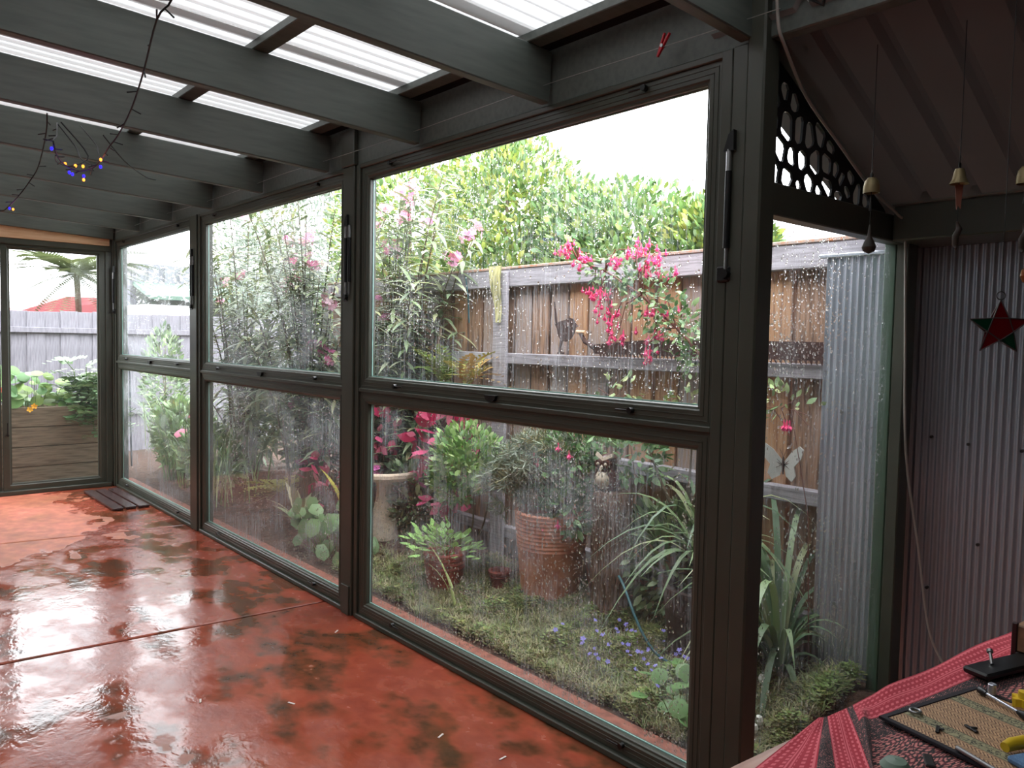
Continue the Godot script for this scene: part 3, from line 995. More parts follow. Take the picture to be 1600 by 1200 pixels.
# leaves scattered over ellipsoids [centre, radii, share]; cols are picked at random
func blob_leaves(blobs: Array, n: int, s0: float, s1: float, cols: Array, up := 0.35, hollow := 0.55) -> Array:
	var xfs := []
	var tints := []
	var total := 0.0
	for b in blobs: total += b[2]
	for b in blobs:
		for i in int(n * b[2] / total):
			var d := Vector3(rng.randfn(), rng.randfn(), rng.randfn()).normalized()
			var q: float = lerpf(hollow, 1.0, pow(rng.randf(), 0.6))
			var p: Vector3 = b[0] + d * b[1] * q
			var dir := (d + Vector3(rr(-0.7, 0.7), rr(-0.5, 0.7) + up, rr(-0.7, 0.7))).normalized()
			var s := rr(s0, s1)
			xfs.append(Transform3D(along(dir, rr(0, TAU)).scaled(Vector3(s, s, s)), p))
			tints.append(cols[rng.randi() % cols.size()] * rr(0.8, 1.2))
	return [xfs, tints]

func five_petals(s: MB, c: Vector3, nrm: Vector3, r: float, tint: Color, spin: float, cup := 0.25) -> void:
	s.tint = tint
	var b := along(nrm, spin)
	for k in 5:
		var a := TAU * k / 5.0
		var d := b.x * cos(a) + b.z * sin(a)
		var q := b.x * -sin(a) + b.z * cos(a)
		var tip := c + d * r + nrm * r * cup
		s.poly([c, c + d * r * 0.6 + q * r * 0.36 + nrm * r * cup * 0.8, tip, c + d * r * 0.6 - q * r * 0.36 + nrm * r * cup * 0.8], (nrm - d * cup).normalized())

func flower_cluster(seed_: int, count: int, spread: float, r: float, tints: Array) -> ArrayMesh:
	var g := RandomNumberGenerator.new()
	g.seed = seed_
	var s := MB.new()
	s.has_col = true
	for i in count:
		var d := Vector3(g.randfn(), g.randfn() * 0.9, g.randfn()).normalized()
		five_petals(s, d * spread * g.randf_range(0.3, 1.0), (d + Vector3(0, 0.3, 0)).normalized(), r * g.randf_range(0.8, 1.15), tints[i % tints.size()], g.randf() * 6.0)
	return s.mesh()

func stems(parent: Node, paths: Array, r0: float, r1: float, m: Material, called := "stem") -> void:
	for p in paths:
		var s := MB.new()
		var rad := []
		for i in p.size(): rad.append(lerpf(r0, r1, float(i) / (p.size() - 1)))
		s.tube(p, rad, 6)
		part(called, s, m, parent)

# ---------------------------------------------------------------- ground
func bed_y(x: float, z: float) -> float:
	return 0.015 + 0.11 * smoothstep(2.35, 3.0, x) + 0.16 * smoothstep(-5.2, -6.4, z) * smoothstep(2.5, 3.0, x)

func build_ground() -> void:
	var g := setting("ground", "dark garden soil beside the verandah")
	var s := MB.new()
	s.grid(func(u: float, t: float) -> Vector3:
		var x := lerpf(2.19, 3.36, u)
		var z := lerpf(-8.7, -1.30, t)
		return Vector3(x, bed_y(x, z) + 0.02 * sin(x * 19.0) * sin(z * 13.0) * smoothstep(2.36, 2.6, x), z), 24, 110)
	part("bed", s, M.soil, g)
	var far := MB.new()
	far.bx(Vector3(-6, -0.12, -16), Vector3(14, -0.02, -8.6))
	far.bx(Vector3(3.34, -0.12, -8.6), Vector3(14, -0.02, 3))
	part("yard", far, M.soil, g)
	var e := MB.new()
	e.bx(Vector3(2.19, -0.05, -8.6), Vector3(2.33, 0.028, -1.38), 0.006)
	part("edging_strip", e, M.edging, g)
	# mat of fine ground cover over the near part of the bed
	var tuft := MB.new()
	tuft.has_col = true
	for k in 15:
		var a := TAU * k * 0.382
		var d := Vector3(cos(a), 0, sin(a))
		var q := Vector3(-d.z, 0, d.x) * 0.0042
		var c := d * (0.004 + 0.0016 * k) + Vector3.UP * (0.034 - 0.0016 * k)
		tuft.poly([c - d * 0.005, c + q, c + d * 0.008 + Vector3.UP * 0.003, c - q], (Vector3.UP + d * 0.5).normalized())
		if k % 4 == 0: tuft.poly([Vector3(0.001, 0, 0), Vector3(-0.001, 0, 0), c], Vector3(d.z, 0.2, -d.x).normalized())
	var xfs := []
	var cols := []
	var nz := FastNoiseLite.new()
	nz.seed = 8; nz.frequency = 3.0
	var pick := [lin(0.13, 0.10, 0.05), lin(0.24, 0.21, 0.09), lin(0.14, 0.18, 0.05), lin(0.28, 0.30, 0.10), lin(0.17, 0.25, 0.07)]
	while xfs.size() < 15000:
		var x := rr(2.30, 3.12)
		var z := rr(-4.6, -1.42)
		var k := nz.get_noise_2d(x, z)
		if x < 2.38 + 0.06 * k or (x > 2.75 and k + rr(-0.2, 0.2) < -0.05) or z < -4.0 + rr(-0.5, 0.2): continue
		var sc := rr(0.6, 1.35) * (1.0 + k * 0.9)
		xfs.append(Transform3D(Basis(Vector3.UP, rr(0, TAU)) * Basis(Vector3.RIGHT, rr(-0.4, 0.4)).scaled(Vector3(sc, sc, sc)), Vector3(x, bed_y(x, z) + maxf(0.0, k) * 0.05, z)))
		cols.append(pick[clampi(int((k + 0.5) * 5.0 + rr(-1.8, 1.8)), 0, 4)] * rr(0.7, 1.4))
	var cover := thing("ground_cover", "low olive green ground cover spreading behind the near lower pane", "ground cover")
	cover.set_meta("kind", "stuff")
	many("sprigs", tuft.mesh(), M.leaf, xfs, cols, cover)
	var blade := MB.new()
	blade.has_col = true
	for k in 6:
		var a := TAU * k / 6.0 + 0.4 * (k % 2)
		var d := Vector3(cos(a), 0, sin(a))
		var q := Vector3(-d.z, 0, d.x) * 0.0016
		blade.poly([q, -q, d * 0.010 * (1 + k % 3) + Vector3.UP * 0.036 - q, d * 0.010 * (1 + k % 3) + Vector3.UP * 0.036 + q], (Vector3.UP - d * 0.6).normalized())
		blade.poly([d * 0.010 * (1 + k % 3) + Vector3.UP * 0.036 - q, d * 0.010 * (1 + k % 3) + Vector3.UP * 0.036 + q, d * 0.024 * (1 + k % 3) + Vector3.UP * 0.046], (Vector3.UP - d * 0.2).normalized())
	var bx := []
	var bc := []
	var dry := [lin(0.34, 0.31, 0.16), lin(0.26, 0.29, 0.11), lin(0.20, 0.27, 0.09), lin(0.40, 0.36, 0.22), lin(0.12, 0.14, 0.06)]
	for k in range(0, xfs.size(), 2):
		if rng.randf() < 0.25: continue
		var at: Vector3 = xfs[k].origin + Vector3(rr(-0.02, 0.02), rr(0.0, 0.012), rr(-0.02, 0.02))
		var sc := rr(0.6, 1.3)
		bx.append(Transform3D(Basis(Vector3.UP, rr(0, TAU)).scaled(Vector3(sc, sc, sc)), at))
		bc.append(dry[rng.randi() % 5])
	many("blades", blade.mesh(), M.leaf, bx, bc, cover)

# ---------------------------------------------------------------- fences
func build_side_fence() -> void:
	var fence := thing("paling_fence", "weathered brown paling fence with grey rails behind the garden bed", "fence", Vector3(3.3, 0, 0))
	var wide := []
	for k in 3:
		var s := MB.new()
		s.bx(Vector3(-0.008, 0.0, -0.073 + k * 0.002), Vector3(0.008, 1.90, 0.073 - k * 0.003), 0.003)
		wide.append(s.mesh())
	var lap := MB.new()
	lap.bx(Vector3(-0.007, 0.0, -0.045), Vector3(0.007, 1.89, 0.045), 0.002)
	var lapm := lap.mesh()
	var z := -6.1
	var i := 0
	while z < -1.40:
		var m: Material = [M.paling_tan, M.paling_brown, M.paling_tan, M.paling_grey, M.paling_brown, M.paling_tan, M.paling_grey][(i * 5 + int(i / 3.0)) % 7]
		part("paling", wide[i % 3], m, fence, T(Vector3(0.004 + rr(-0.003, 0.003), rr(-0.012, 0.0), z), Basis(Vector3.RIGHT, rr(-0.006, 0.006)) * Basis(Vector3.UP, rr(-0.02, 0.02))))
		var step := 0.159 + rr(-0.004, 0.007)
		part("lapped_paling", lapm, M.paling_brown, fence, T(Vector3(0.028, 0, z + step * 0.5)))
		z += step
		i += 1
	for r in [[1.845, 1.955, -0.062], [1.362, 1.428, -0.066], [0.805, 0.872, -0.066], [0.25, 0.32, -0.066]]:
		for seg in [[-6.2, -3.93], [-3.915, -1.36]]:
			var s := MB.new()
			s.bx(Vector3(r[2], r[0], seg[0]), Vector3(-0.008, r[1], seg[1]), 0.004)
			part("rail", s, M.rail_grey, fence)
	var cap := MB.new()
	cap.bx(Vector3(-0.068, 1.955, -6.2), Vector3(0.045, 1.972, -1.36), 0.003)
	part("capping", cap, M.orange_rust, fence)
	for zz in [-3.83, -6.15]:
		var s := MB.new()
		s.bx(Vector3(-0.086, 0.0, zz - 0.066), Vector3(-0.062, 1.94, zz + 0.066), 0.004)
		part("post", s, M.rail_grey, fence)

func build_back_fence() -> void:
	var fence := thing("back_fence", "pale grey paling fence across the end of the yard", "fence", Vector3(0, 0, -10.9))
	var s := MB.new()
	s.bx(Vector3(-0.094, 0.0, -0.008), Vector3(0.094, 1.765, 0.008), 0.002)
	var pm := s.mesh()
	var x := -4.0
	var i := 0
	while x < 6.2:
		part("paling", pm, M.far_paling, fence, T(Vector3(x, rr(-0.014, 0.008), 0.014 if i % 2 else 0.0)))
		x += 0.178
		i += 1
	for y in [1.53, 0.5]:
		var r := MB.new()
		r.bx(Vector3(-4.1, y - 0.03, 0.022), Vector3(6.3, y + 0.035, 0.062), 0.004)
		part("rail", r, M.far_paling, fence)

# ---------------------------------------------------------------- far things
func build_beyond() -> void:
	# neighbour with a red tiled roof behind the back fence
	var red := thing("red_roof_house", "neighbouring house with a low red roof beyond the back fence", "house", Vector3(2.9, 0, -21))
	var w := MB.new()
	w.bx(Vector3(0.0, 0, -4), Vector3(3.3, 1.75, 0))
	part("wall", w, plain("house_pale", Color(0.6, 0.58, 0.55), 0.8), red)
	var rf := MB.new()
	rf.prism(PackedVector2Array([Vector2(-0.3, 1.72), Vector2(3.6, 1.72), Vector2(2.2, 2.36), Vector2(1.35, 2.36)]), 4.4, T(Vector3(0, 0, -4.2)))
	part("roof", rf, plain("roof_red", Color(0.54, 0.27, 0.28), 0.8), red)
	# low shed with a white roof
	var shed := thing("garden_shed", "small shed with a white roof peeping over the back fence", "shed", Vector3(4.0, 0, -13.0))
	var sw := MB.new()
	sw.bx(Vector3(-0.45, 0, -1.0), Vector3(0.5, 1.80, 0))
	part("wall", sw, plain("shed_grey", Color(0.52, 0.52, 0.58), 0.7), shed)
	var sr := MB.new()
	sr.prism(PackedVector2Array([Vector2(-0.48, 1.80), Vector2(0.58, 1.80), Vector2(0.50, 1.97), Vector2(-0.30, 1.97)]), 1.2, T(Vector3(0, 0, -1.1)))
	part("roof", sr, plain("white_roof", Color(0.9, 0.9, 0.9), 0.5), shed)
	# grey two-storey neighbour with a green awning
	var house := thing("grey_house", "grey neighbouring house with a green awning beyond the back fence", "house", Vector3(6.6, 0, -18))
	var hw := MB.new()
	hw.bx(Vector3(-1.75, 0, -1.4), Vector3(3.5, 3.02, 0))
	part("wall", hw, plain("house_grey", Color(0.44, 0.44, 0.47), 0.8), house)
	for k in 15:
		var b := MB.new()
		b.bx(Vector3(-1.72 + k * 0.33, 2.62, 0.02), Vector3(-1.50 + k * 0.33, 2.98, 0.05))
		part("batten", b, M.house_grey, house)
	var aw := MB.new()
	aw.prism(PackedVector2Array([Vector2(0, 2.55), Vector2(0, 2.63), Vector2(1.2, 2.30), Vector2(1.2, 2.22)]), 5.2, Transform3D(Basis(Vector3(0, 0, 1), Vector3.UP, Vector3(-1, 0, 0)), Vector3(3.5, 0, 0)))
	part("awning", aw, plain("awning_green", Color(0.36, 0.46, 0.41), 0.7), house)
	# palm with drooping fronds
	var palm := thing("palm_tree", "feathery grey green palm crown above the back fence", "palm", Vector3(3.45, 0, -16.2))
	var tr := MB.new()
	tr.tube([Vector3(0, 0, 0), Vector3(0.05, 1.4, 0), Vector3(0.0, 2.6, 0)], [0.06, 0.055, 0.05], 8)
	part("trunk", tr, M.bark, palm)
	var fm := frond_mesh(1.3, 30, 0.34, 0.032, 0.5)
	for k in 56:
		var a := TAU * k / 56.0 * 1.618 * 3.0
		var up := rr(-0.35, 0.9)
		var d := Vector3(cos(a), up, sin(a)).normalized()
		var y := d
		var xx := y.cross(Vector3.UP).normalized()
		part("frond", fm, M.leaf_palm if M.has("leaf_palm") else leafy("leaf_palm", Color(0.42, 0.46, 0.33), 0.5), palm, Transform3D(Basis(xx, y, -xx.cross(y) * -1.0) if xx.cross(y).y < 0 else Basis(-xx, y, (-xx).cross(y)), Vector3(0.0, 2.6, 0)))
	# dense tree beyond the back fence, mirrored in the window panes
	crown_tree("fence_tree", "dense tree beyond the back fence on the house side", "tree", Vector3(-0.3, 0, -13.2), [[Vector3(0, 2.7, 0), Vector3(1.6, 1.2, 1.2), 1.0], [Vector3(-1.2, 2.2, 0), Vector3(1.2, 1.0, 1.0), 0.7]], 7000, leaf_mesh(0.13, 0.05, 0.3), 0.8, 1.3, [lin(0.16, 0.24, 0.12), lin(0.22, 0.30, 0.15), lin(0.12, 0.18, 0.09)], 0.12)
	# grey green gum behind the grey house
	crown_tree("gum_tree", "hazy grey green tree rising beyond the fence behind the oleanders", "tree", Vector3(6.2, 0, -12.6), [[Vector3(0, 3.2, 0), Vector3(1.4, 1.2, 1.4), 1.0], [Vector3(-0.9, 2.5, 0.3), Vector3(0.9, 0.7, 1.0), 0.35], [Vector3(1.1, 2.3, 0.2), Vector3(1.2, 1.3, 1.0), 0.8]], 9000, leaf_mesh(0.16, 0.03, 0.4), 0.7, 1.2, [lin(0.20, 0.25, 0.20), lin(0.27, 0.32, 0.26), lin(0.16, 0.20, 0.16)], 0.12)

func crown_tree(called: String, label: String, category: String, at: Vector3, blobs: Array, n: int, lm: Mesh, s0: float, s1: float, cols: Array, trunk: float, group := "", hollow := 0.45) -> Node3D:
	var t := thing(called, label, category, at, group)
	var paths := [[Vector3.ZERO, Vector3(rr(-0.05, 0.05), blobs[0][0].y * 0.5, rr(-0.05, 0.05)), blobs[0][0]]]
	for b in blobs: paths.append([paths[0][1], (paths[0][1] + b[0]) * 0.5 + Vector3(0, 0.1, 0), b[0] + Vector3(0, b[1].y * 0.4, 0)])
	stems(t, [paths[0]], trunk, trunk * 0.4, M.bark, "trunk")
	stems(t, paths.slice(1), trunk * 0.45, trunk * 0.12, M.stem_brown, "branch")
	var l := blob_leaves(blobs, n, s0, s1, cols, 0.35, hollow)
	many("foliage", lm, M.leaf, l[0], l[1], t)
	return t

# ---------------------------------------------------------------- hedge behind the fence
func build_hedge() -> void:
	var lm := leaf_mesh(0.062, 0.032, 0.3, 0.2, 3)
	var bright := [lin(0.200, 0.296, 0.059), lin(0.133, 0.237, 0.059), lin(0.296, 0.355, 0.074), lin(0.104, 0.192, 0.067), lin(0.178, 0.274, 0.096), lin(0.355, 0.370, 0.089)]
	var deep := [lin(0.101, 0.195, 0.070), lin(0.140, 0.250, 0.086), lin(0.203, 0.296, 0.094), lin(0.281, 0.343, 0.101)]
	var spec := [
		["light green leafy shrub behind the fence, right of the oleander", Vector3(4.3, 0, -6.5), [[Vector3(0, 2.55, 0), Vector3(0.75, 0.75, 1.0), 1.0], [Vector3(-0.1, 1.75, 0), Vector3(0.7, 0.7, 1.1), 0.8]], bright],
		["tallest yellow green shrub behind the middle of the fence", Vector3(4.3, 0, -5.05), [[Vector3(0, 2.50, 0), Vector3(0.6, 0.72, 0.8), 1.0], [Vector3(-0.2, 1.8, 0.1), Vector3(0.6, 0.7, 0.9), 0.8], [Vector3(0.1, 2.95, -0.15), Vector3(0.2, 0.42, 0.2), 0.12]], bright],
		["mid green shrub behind the fence above the fuchsia", Vector3(4.3, 0, -3.75), [[Vector3(0, 2.05, 0), Vector3(0.55, 0.60, 0.8), 1.0], [Vector3(0, 2.35, -0.5), Vector3(0.35, 0.40, 0.4), 0.35], [Vector3(0, 1.6, 0.2), Vector3(0.5, 0.6, 0.8), 0.5]], deep],
		["low green shrub behind the fence beside the corner post", Vector3(4.4, 0, -3.05), [[Vector3(0, 2.0, 0), Vector3(0.45, 0.48, 0.42), 1.0], [Vector3(0, 1.5, 0.0), Vector3(0.4, 0.5, 0.4), 0.5]], bright],
	]
	for s in spec:
		crown_tree("hedge_shrub", s[0], "shrub", s[1], s[2], 10500, lm, 0.6, 1.35, s[3], 0.05, "shrubs beyond the side fence")

# ---------------------------------------------------------------- oleanders
func build_oleanders() -> void:
	var lm := leaf_mesh(0.19, 0.030, 0.4, 0.15, 4, 0.8)
	var green := [lin(0.180, 0.245, 0.122), lin(0.252, 0.310, 0.173), lin(0.346, 0.389, 0.252), lin(0.137, 0.194, 0.101), lin(0.389, 0.403, 0.216)]
	var pinks := [lin(0.86, 0.36, 0.62), lin(0.90, 0.50, 0.70), lin(0.82, 0.24, 0.48), lin(0.92, 0.62, 0.76)]
	var clusters := []
	for k in 3: clusters.append(flower_cluster(300 + k, 10, 0.075, 0.036, pinks))
	var blooms := [
		[[2.85, 2.02, -7.41], [2.85, 2.05, -7.10], [2.85, 2.58, -6.95], [2.85, 1.84, -7.57], [2.9, 1.94, -6.22], [2.85, 0.98, -5.97]],
		[[2.85, 2.30, -6.10], [2.85, 2.28, -5.76], [2.85, 2.13, -6.01], [2.85, 2.09, -5.68], [2.85, 1.99, -5.96], [2.85, 1.78, -5.39], [2.85, 1.40, -5.48], [2.83, 1.45, -5.56], [2.85, 1.35, -5.36]],
		[[3.15, 2.47, -5.08], [3.15, 2.60, -4.72], [3.15, 2.58, -4.92], [3.15, 2.39, -4.85], [3.15, 2.17, -5.0], [3.2, 2.22, -4.12], [3.2, 2.06, -4.33], [3.1, 1.80, -5.12], [3.1, 1.67, -5.0], [3.15, 2.39, -5.25], [3.15, 2.34, -4.56], [3.15, 2.54, -4.80]],
	]
	var spec := [
		["far pink flowering oleander with long narrow leaves, nearest the back fence", Vector3(2.85, 0, -7.0), 0.75, 2.6, 34],
		["pink flowering oleander with long narrow leaves behind the middle window", Vector3(2.86, 0, -5.75), 0.75, 2.7, 34],
		["pink flowering oleander arching over the fence behind the near window", Vector3(3.12, 0, -4.92), 0.62, 2.65, 30],
	]
	for i in 3:
		var s: Array = spec[i]
		var at: Vector3 = s[1]
		at.y = bed_y(at.x, at.z) - 0.02
		var t := thing("oleander", s[0], "shrub", at, "oleanders along the fence")
		var xfs := []
		var tints := []
		var paths := []
		var tips := []
		for b in blooms[i]: tips.append(Vector3(b[0], b[1], b[2]) - at + Vector3(0.02, -0.05, 0))
		while tips.size() < s[4]:
			var a := rr(0, TAU)
			var q: float = s[2] * sqrt(rng.randf())
			tips.append(Vector3(clampf(cos(a) * q * 0.62, -0.5, 0.36), rr(0.8, s[3]), sin(a) * q * 1.25))
		for tip: Vector3 in tips:
			var foot := Vector3(rr(-0.1, 0.1), 0.0, rr(-0.14, 0.14))
			var mid: Vector3 = foot.lerp(tip, 0.55) + Vector3(0, tip.y * 0.12, 0) - Vector3(tip.x, 0, tip.z) * 0.22
			var path := []
			for k in 7:
				var u := k / 6.0
				path.append(foot * (1 - u) * (1 - u) + mid * 2.0 * u * (1 - u) + tip * u * u)
			paths.append(path)
			# whorls of three along the upper part of each stem
			for k in 16:
				var u := 0.30 + 0.70 * k / 15.0
				var p: Vector3 = foot * (1 - u) * (1 - u) + mid * 2.0 * u * (1 - u) + tip * u * u
				var td: Vector3 = (mid * 2.0 * (1 - 2 * u) + tip * 2.0 * u - foot * 2.0 * (1 - u)).normalized()
				for j in 4:
					var a := TAU * j / 4.0 + k * 1.05 + rr(-0.3, 0.3)
					var bb := along(td)
					var d := (bb.x * cos(a) + bb.z * sin(a) + td * rr(0.25, 0.8)).normalized()
					var yy := d
					var xx := yy.cross(Vector3.UP).normalized()
					var zz := xx.cross(yy)
					if zz.y > 0:
						xx = -xx; zz = -zz
					var sc := rr(0.75, 1.25)
					xfs.append(Transform3D(Basis(xx, yy, zz).scaled_local(Vector3(sc, sc, sc)), p))
					tints.append(green[rng.randi() % green.size()] * rr(0.8, 1.2))
		stems(t, paths, 0.009, 0.003, M.stem_brown)
		many("foliage", lm, M.leaf, xfs, tints, t)
		for b in blooms[i]:
			part("flower_cluster", clusters[rng.randi() % 3], M.petal, t, Transform3D(Basis(Vector3.UP, rr(0, TAU)).scaled(Vector3.ONE * rr(0.75, 1.1)), Vector3(b[0], b[1], b[2]) - at))

# ---------------------------------------------------------------- planter by the door
func build_planter() -> void:
	var box := thing("planter_box", "raised planter of four weathered boards outside the sliding door", "planter", Vector3(0.75, -0.02, -9.15))
	for y in 4:
		for f in [0.25, -0.25]:
			var s := MB.new()
			s.bx(Vector3(-1.6, 0.006 + y * 0.196, -0.02), Vector3(1.6, 0.196 + y * 0.196, 0.02), 0.005)
			part("board", s, M.planter_board, box, T(Vector3(rr(-0.01, 0.01), 0, f + rr(-0.003, 0.003))))
		for e in [-1.58, 1.58]:
			var s := MB.new()
			s.bx(Vector3(-0.02, 0.006 + y * 0.196, -0.228), Vector3(0.02, 0.196 + y * 0.196, 0.228), 0.005)
			part("end_board", s, M.planter_board, box, T(Vector3(e, 0, 0)))
	var soil := MB.new()
	soil.bx(Vector3(-1.55, 0.1, -0.23), Vector3(1.55, 0.72, 0.23))
	part("soil", soil, M.soil, box)
	# nasturtium with round leaves, each a part
	var nas := thing("nasturtium", "nasturtium with round leaves and orange flowers in the planter box", "plant", Vector3(1.52, 0.70, -9.10))
	var rl := round_leaf(0.075)
	for k in 74:
		var p := Vector3(rr(-0.55, 0.36), 0, rr(-0.12, 0.24))
		p.y = 0.08 + 0.34 * rng.randf() - maxf(0.0, p.x) * 0.4 + maxf(0.0, -p.x - 0.1) * 0.2
		var d := Vector3(rr(-0.5, 0.5), rr(0.4, 1.0), rr(0.2, 0.9)).normalized()
		var b := along(d)
		var key := "leaf_nas_%d" % (k % 3)
		if not M.has(key): leafy(key, [Color(0.42, 0.58, 0.31), Color(0.33, 0.50, 0.27), Color(0.50, 0.61, 0.30)][k % 3], 0.5)
		part("leaf", rl, M[key], nas, Transform3D(Basis(b.x, -b.z, b.y).scaled(Vector3.ONE * rr(0.6, 1.15)), p))
		stems(nas, [[Vector3(p.x * 0.6, 0.0, p.z * 0.5), Vector3(p.x * 0.85, p.y * 0.6, p.z * 0.8), p - d * 0.008]], 0.003, 0.002, M.stem_green)
	for q in [[-0.02, 0.075, 0.24, lin(0.95, 0.42, 0.03)], [-0.06, 0.045, 0.25, lin(0.95, 0.50, 0.05)], [-0.25, 0.22, 0.24, lin(0.80, 0.10, 0.30)], [-0.29, 0.235, 0.22, lin(0.85, 0.16, 0.10)]]:
		var s := MB.new()
		s.has_col = true
		five_petals(s, Vector3.ZERO, Vector3(0.1, 0.3, 1).normalized(), 0.032, q[3], rr(0, 6), 0.5)
		part("flower", s, M.petal, nas, T(Vector3(q[0], q[1], q[2])))
	# tomato spilling over the front
	var tom := thing("tomato_plant", "leafy tomato plant spilling over the planter board beside the corner", "plant", Vector3(2.0, 0.72, -9.02))
	var fm := frond_mesh(0.20, 4, 0.10, 0.066, 0.5)
	var xf := []
	var cl := []
	var ps := []
	for k in 26:
		var tip := Vector3(rr(-0.30, 0.35), rr(0.15, 0.52), rr(-0.1, 0.24))
		if k > 16: tip = Vector3(rr(-0.12, 0.30), rr(-0.30, 0.02), rr(0.22, 0.34))
		var path := [Vector3(tip.x * 0.3, 0, 0), Vector3(tip.x * 0.6, maxf(0.12, tip.y * 0.8), tip.z * 0.6), tip]
		ps.append(path)
		for j in 9:
			var u := 0.25 + 0.75 * j / 8.0
			var p: Vector3 = path[0] * (1 - u) * (1 - u) + path[1] * 2 * u * (1 - u) + path[2] * u * u
			var d := Vector3(rr(-1, 1), rr(-0.3, 0.7), rr(-0.3, 1.0)).normalized()
			var xx := d.cross(Vector3.UP).normalized()
			var zz := xx.cross(d)
			if zz.y > 0:
				xx = -xx; zz = -zz
			xf.append(Transform3D(Basis(xx, d, zz).scaled_local(Vector3.ONE * rr(0.6, 1.0)), p))
			cl.append([lin(0.180, 0.285, 0.128), lin(0.240, 0.345, 0.188), lin(0.285, 0.390, 0.240), lin(0.128, 0.217, 0.098)][rng.randi() % 4])
	stems(tom, ps, 0.007, 0.003, M.stem_green)
	many("foliage", fm, M.leaf, xf, cl, tom)
	# dark hose hanging outside the far window
	var hose := MB.new()
	hose.tube([Vector3(2.30, 2.62, -8.9), Vector3(2.305, 2.3, -8.9), Vector3(2.315, 1.9, -8.9), Vector3(2.35, 1.5, -8.9), Vector3(2.385, 1.2, -8.9), Vector3(2.40, 0.1, -8.9)], 0.009, 6)
	solo("hanging_hose", hose, plain("hose_dark", Color(0.24, 0.26, 0.30), 0.5), "thin dark hose hanging outside beyond the far window", "hose")

# ---------------------------------------------------------------- things in the bed
func on_bed(x: float, z: float) -> Vector3:
	return Vector3(x, bed_y(x, z), z)

func pot_shape(rt: float, rb: float, h: float, rim: float, ribs: int) -> MB:
	var p := [Vector2(0.001, 0.0), Vector2(rb, 0.0)]
	var n := ribs * 2
	for i in n + 1:
		var t := float(i) / maxf(1.0, n)
		var y := lerpf(h * 0.58, h - rim, t)
		p.append(Vector2(lerpf(rb, rt, y / h) * 1.02 + (0.0055 if i % 2 else 0.0), y))
	p.append_array([Vector2(rt + 0.006, h - rim), Vector2(rt + 0.008, h - 0.006), Vector2(rt + 0.003, h), Vector2(rt - 0.014, h), Vector2(rt - 0.018, h - 0.008), Vector2(rt - 0.03, h - 0.05), Vector2(0.001, h - 0.045)])
	var s := MB.new()
	s.lathe(p, 28)
	return s

func whorl_bush(t: Node3D, blobs: Array, sprigs: int, lm: Mesh, per: int, s0: float, s1: float, cols: Array) -> void:
	# little rosettes of narrow leaves pointing outwards
	var xfs := []
	var tints := []
	var total := 0.0
	for b in blobs: total += b[2]
	for b in blobs:
		for i in int(sprigs * b[2] / total):
			var d := Vector3(rng.randfn(), rng.randfn(), rng.randfn()).normalized()
			d.y = absf(d.y) * 0.9 if rng.randf() < 0.7 else d.y
			var p: Vector3 = b[0] + d * b[1] * rr(0.55, 1.0)
			var ax := along((d + Vector3(0, 0.5, 0)).normalized(), rr(0, TAU))
			var c: Color = cols[rng.randi() % cols.size()] * rr(0.8, 1.2)
			for k in per:
				var a := TAU * k / per * 1.618
				var dir := (ax.y * rr(0.2, 1.0) + ax.x * cos(a) + ax.z * sin(a)).normalized()
				var s := rr(s0, s1)
				xfs.append(Transform3D(along(dir, rr(0, TAU)).scaled(Vector3.ONE * s), p - ax.y * 0.012 * k / per))
				tints.append(c)
	many("foliage", lm, M.leaf, xfs, tints, t)

func leaf_parts(t: Node3D, lm: Mesh, m: Material, spots: Array, size: Vector2, from := Vector3.ZERO) -> void:
	for q in spots:
		var p: Vector3 = q[0]
		var d: Vector3 = q[1]
		var xx := d.cross(Vector3.UP).normalized()
		var zz := xx.cross(d)
		if zz.y > 0:
			xx = -xx; zz = -zz
		part("leaf", lm, m, t, Transform3D(Basis(xx, d, zz).scaled_local(Vector3.ONE * rr(size.x, size.y)), p))

func spray(n: int, c: Vector3, r: Vector3, up := 0.5) -> Array:
	var out := []
	for i in n:
		var d := Vector3(rng.randfn(), absf(rng.randfn()) * 0.7, rng.randfn()).normalized()
		out.append([c + d * r * rr(0.4, 1.0), (d + Vector3(0, up, 0) + Vector3(rr(-0.4, 0.4), rr(-0.3, 0.3), rr(-0.4, 0.4))).normalized()])
	return out

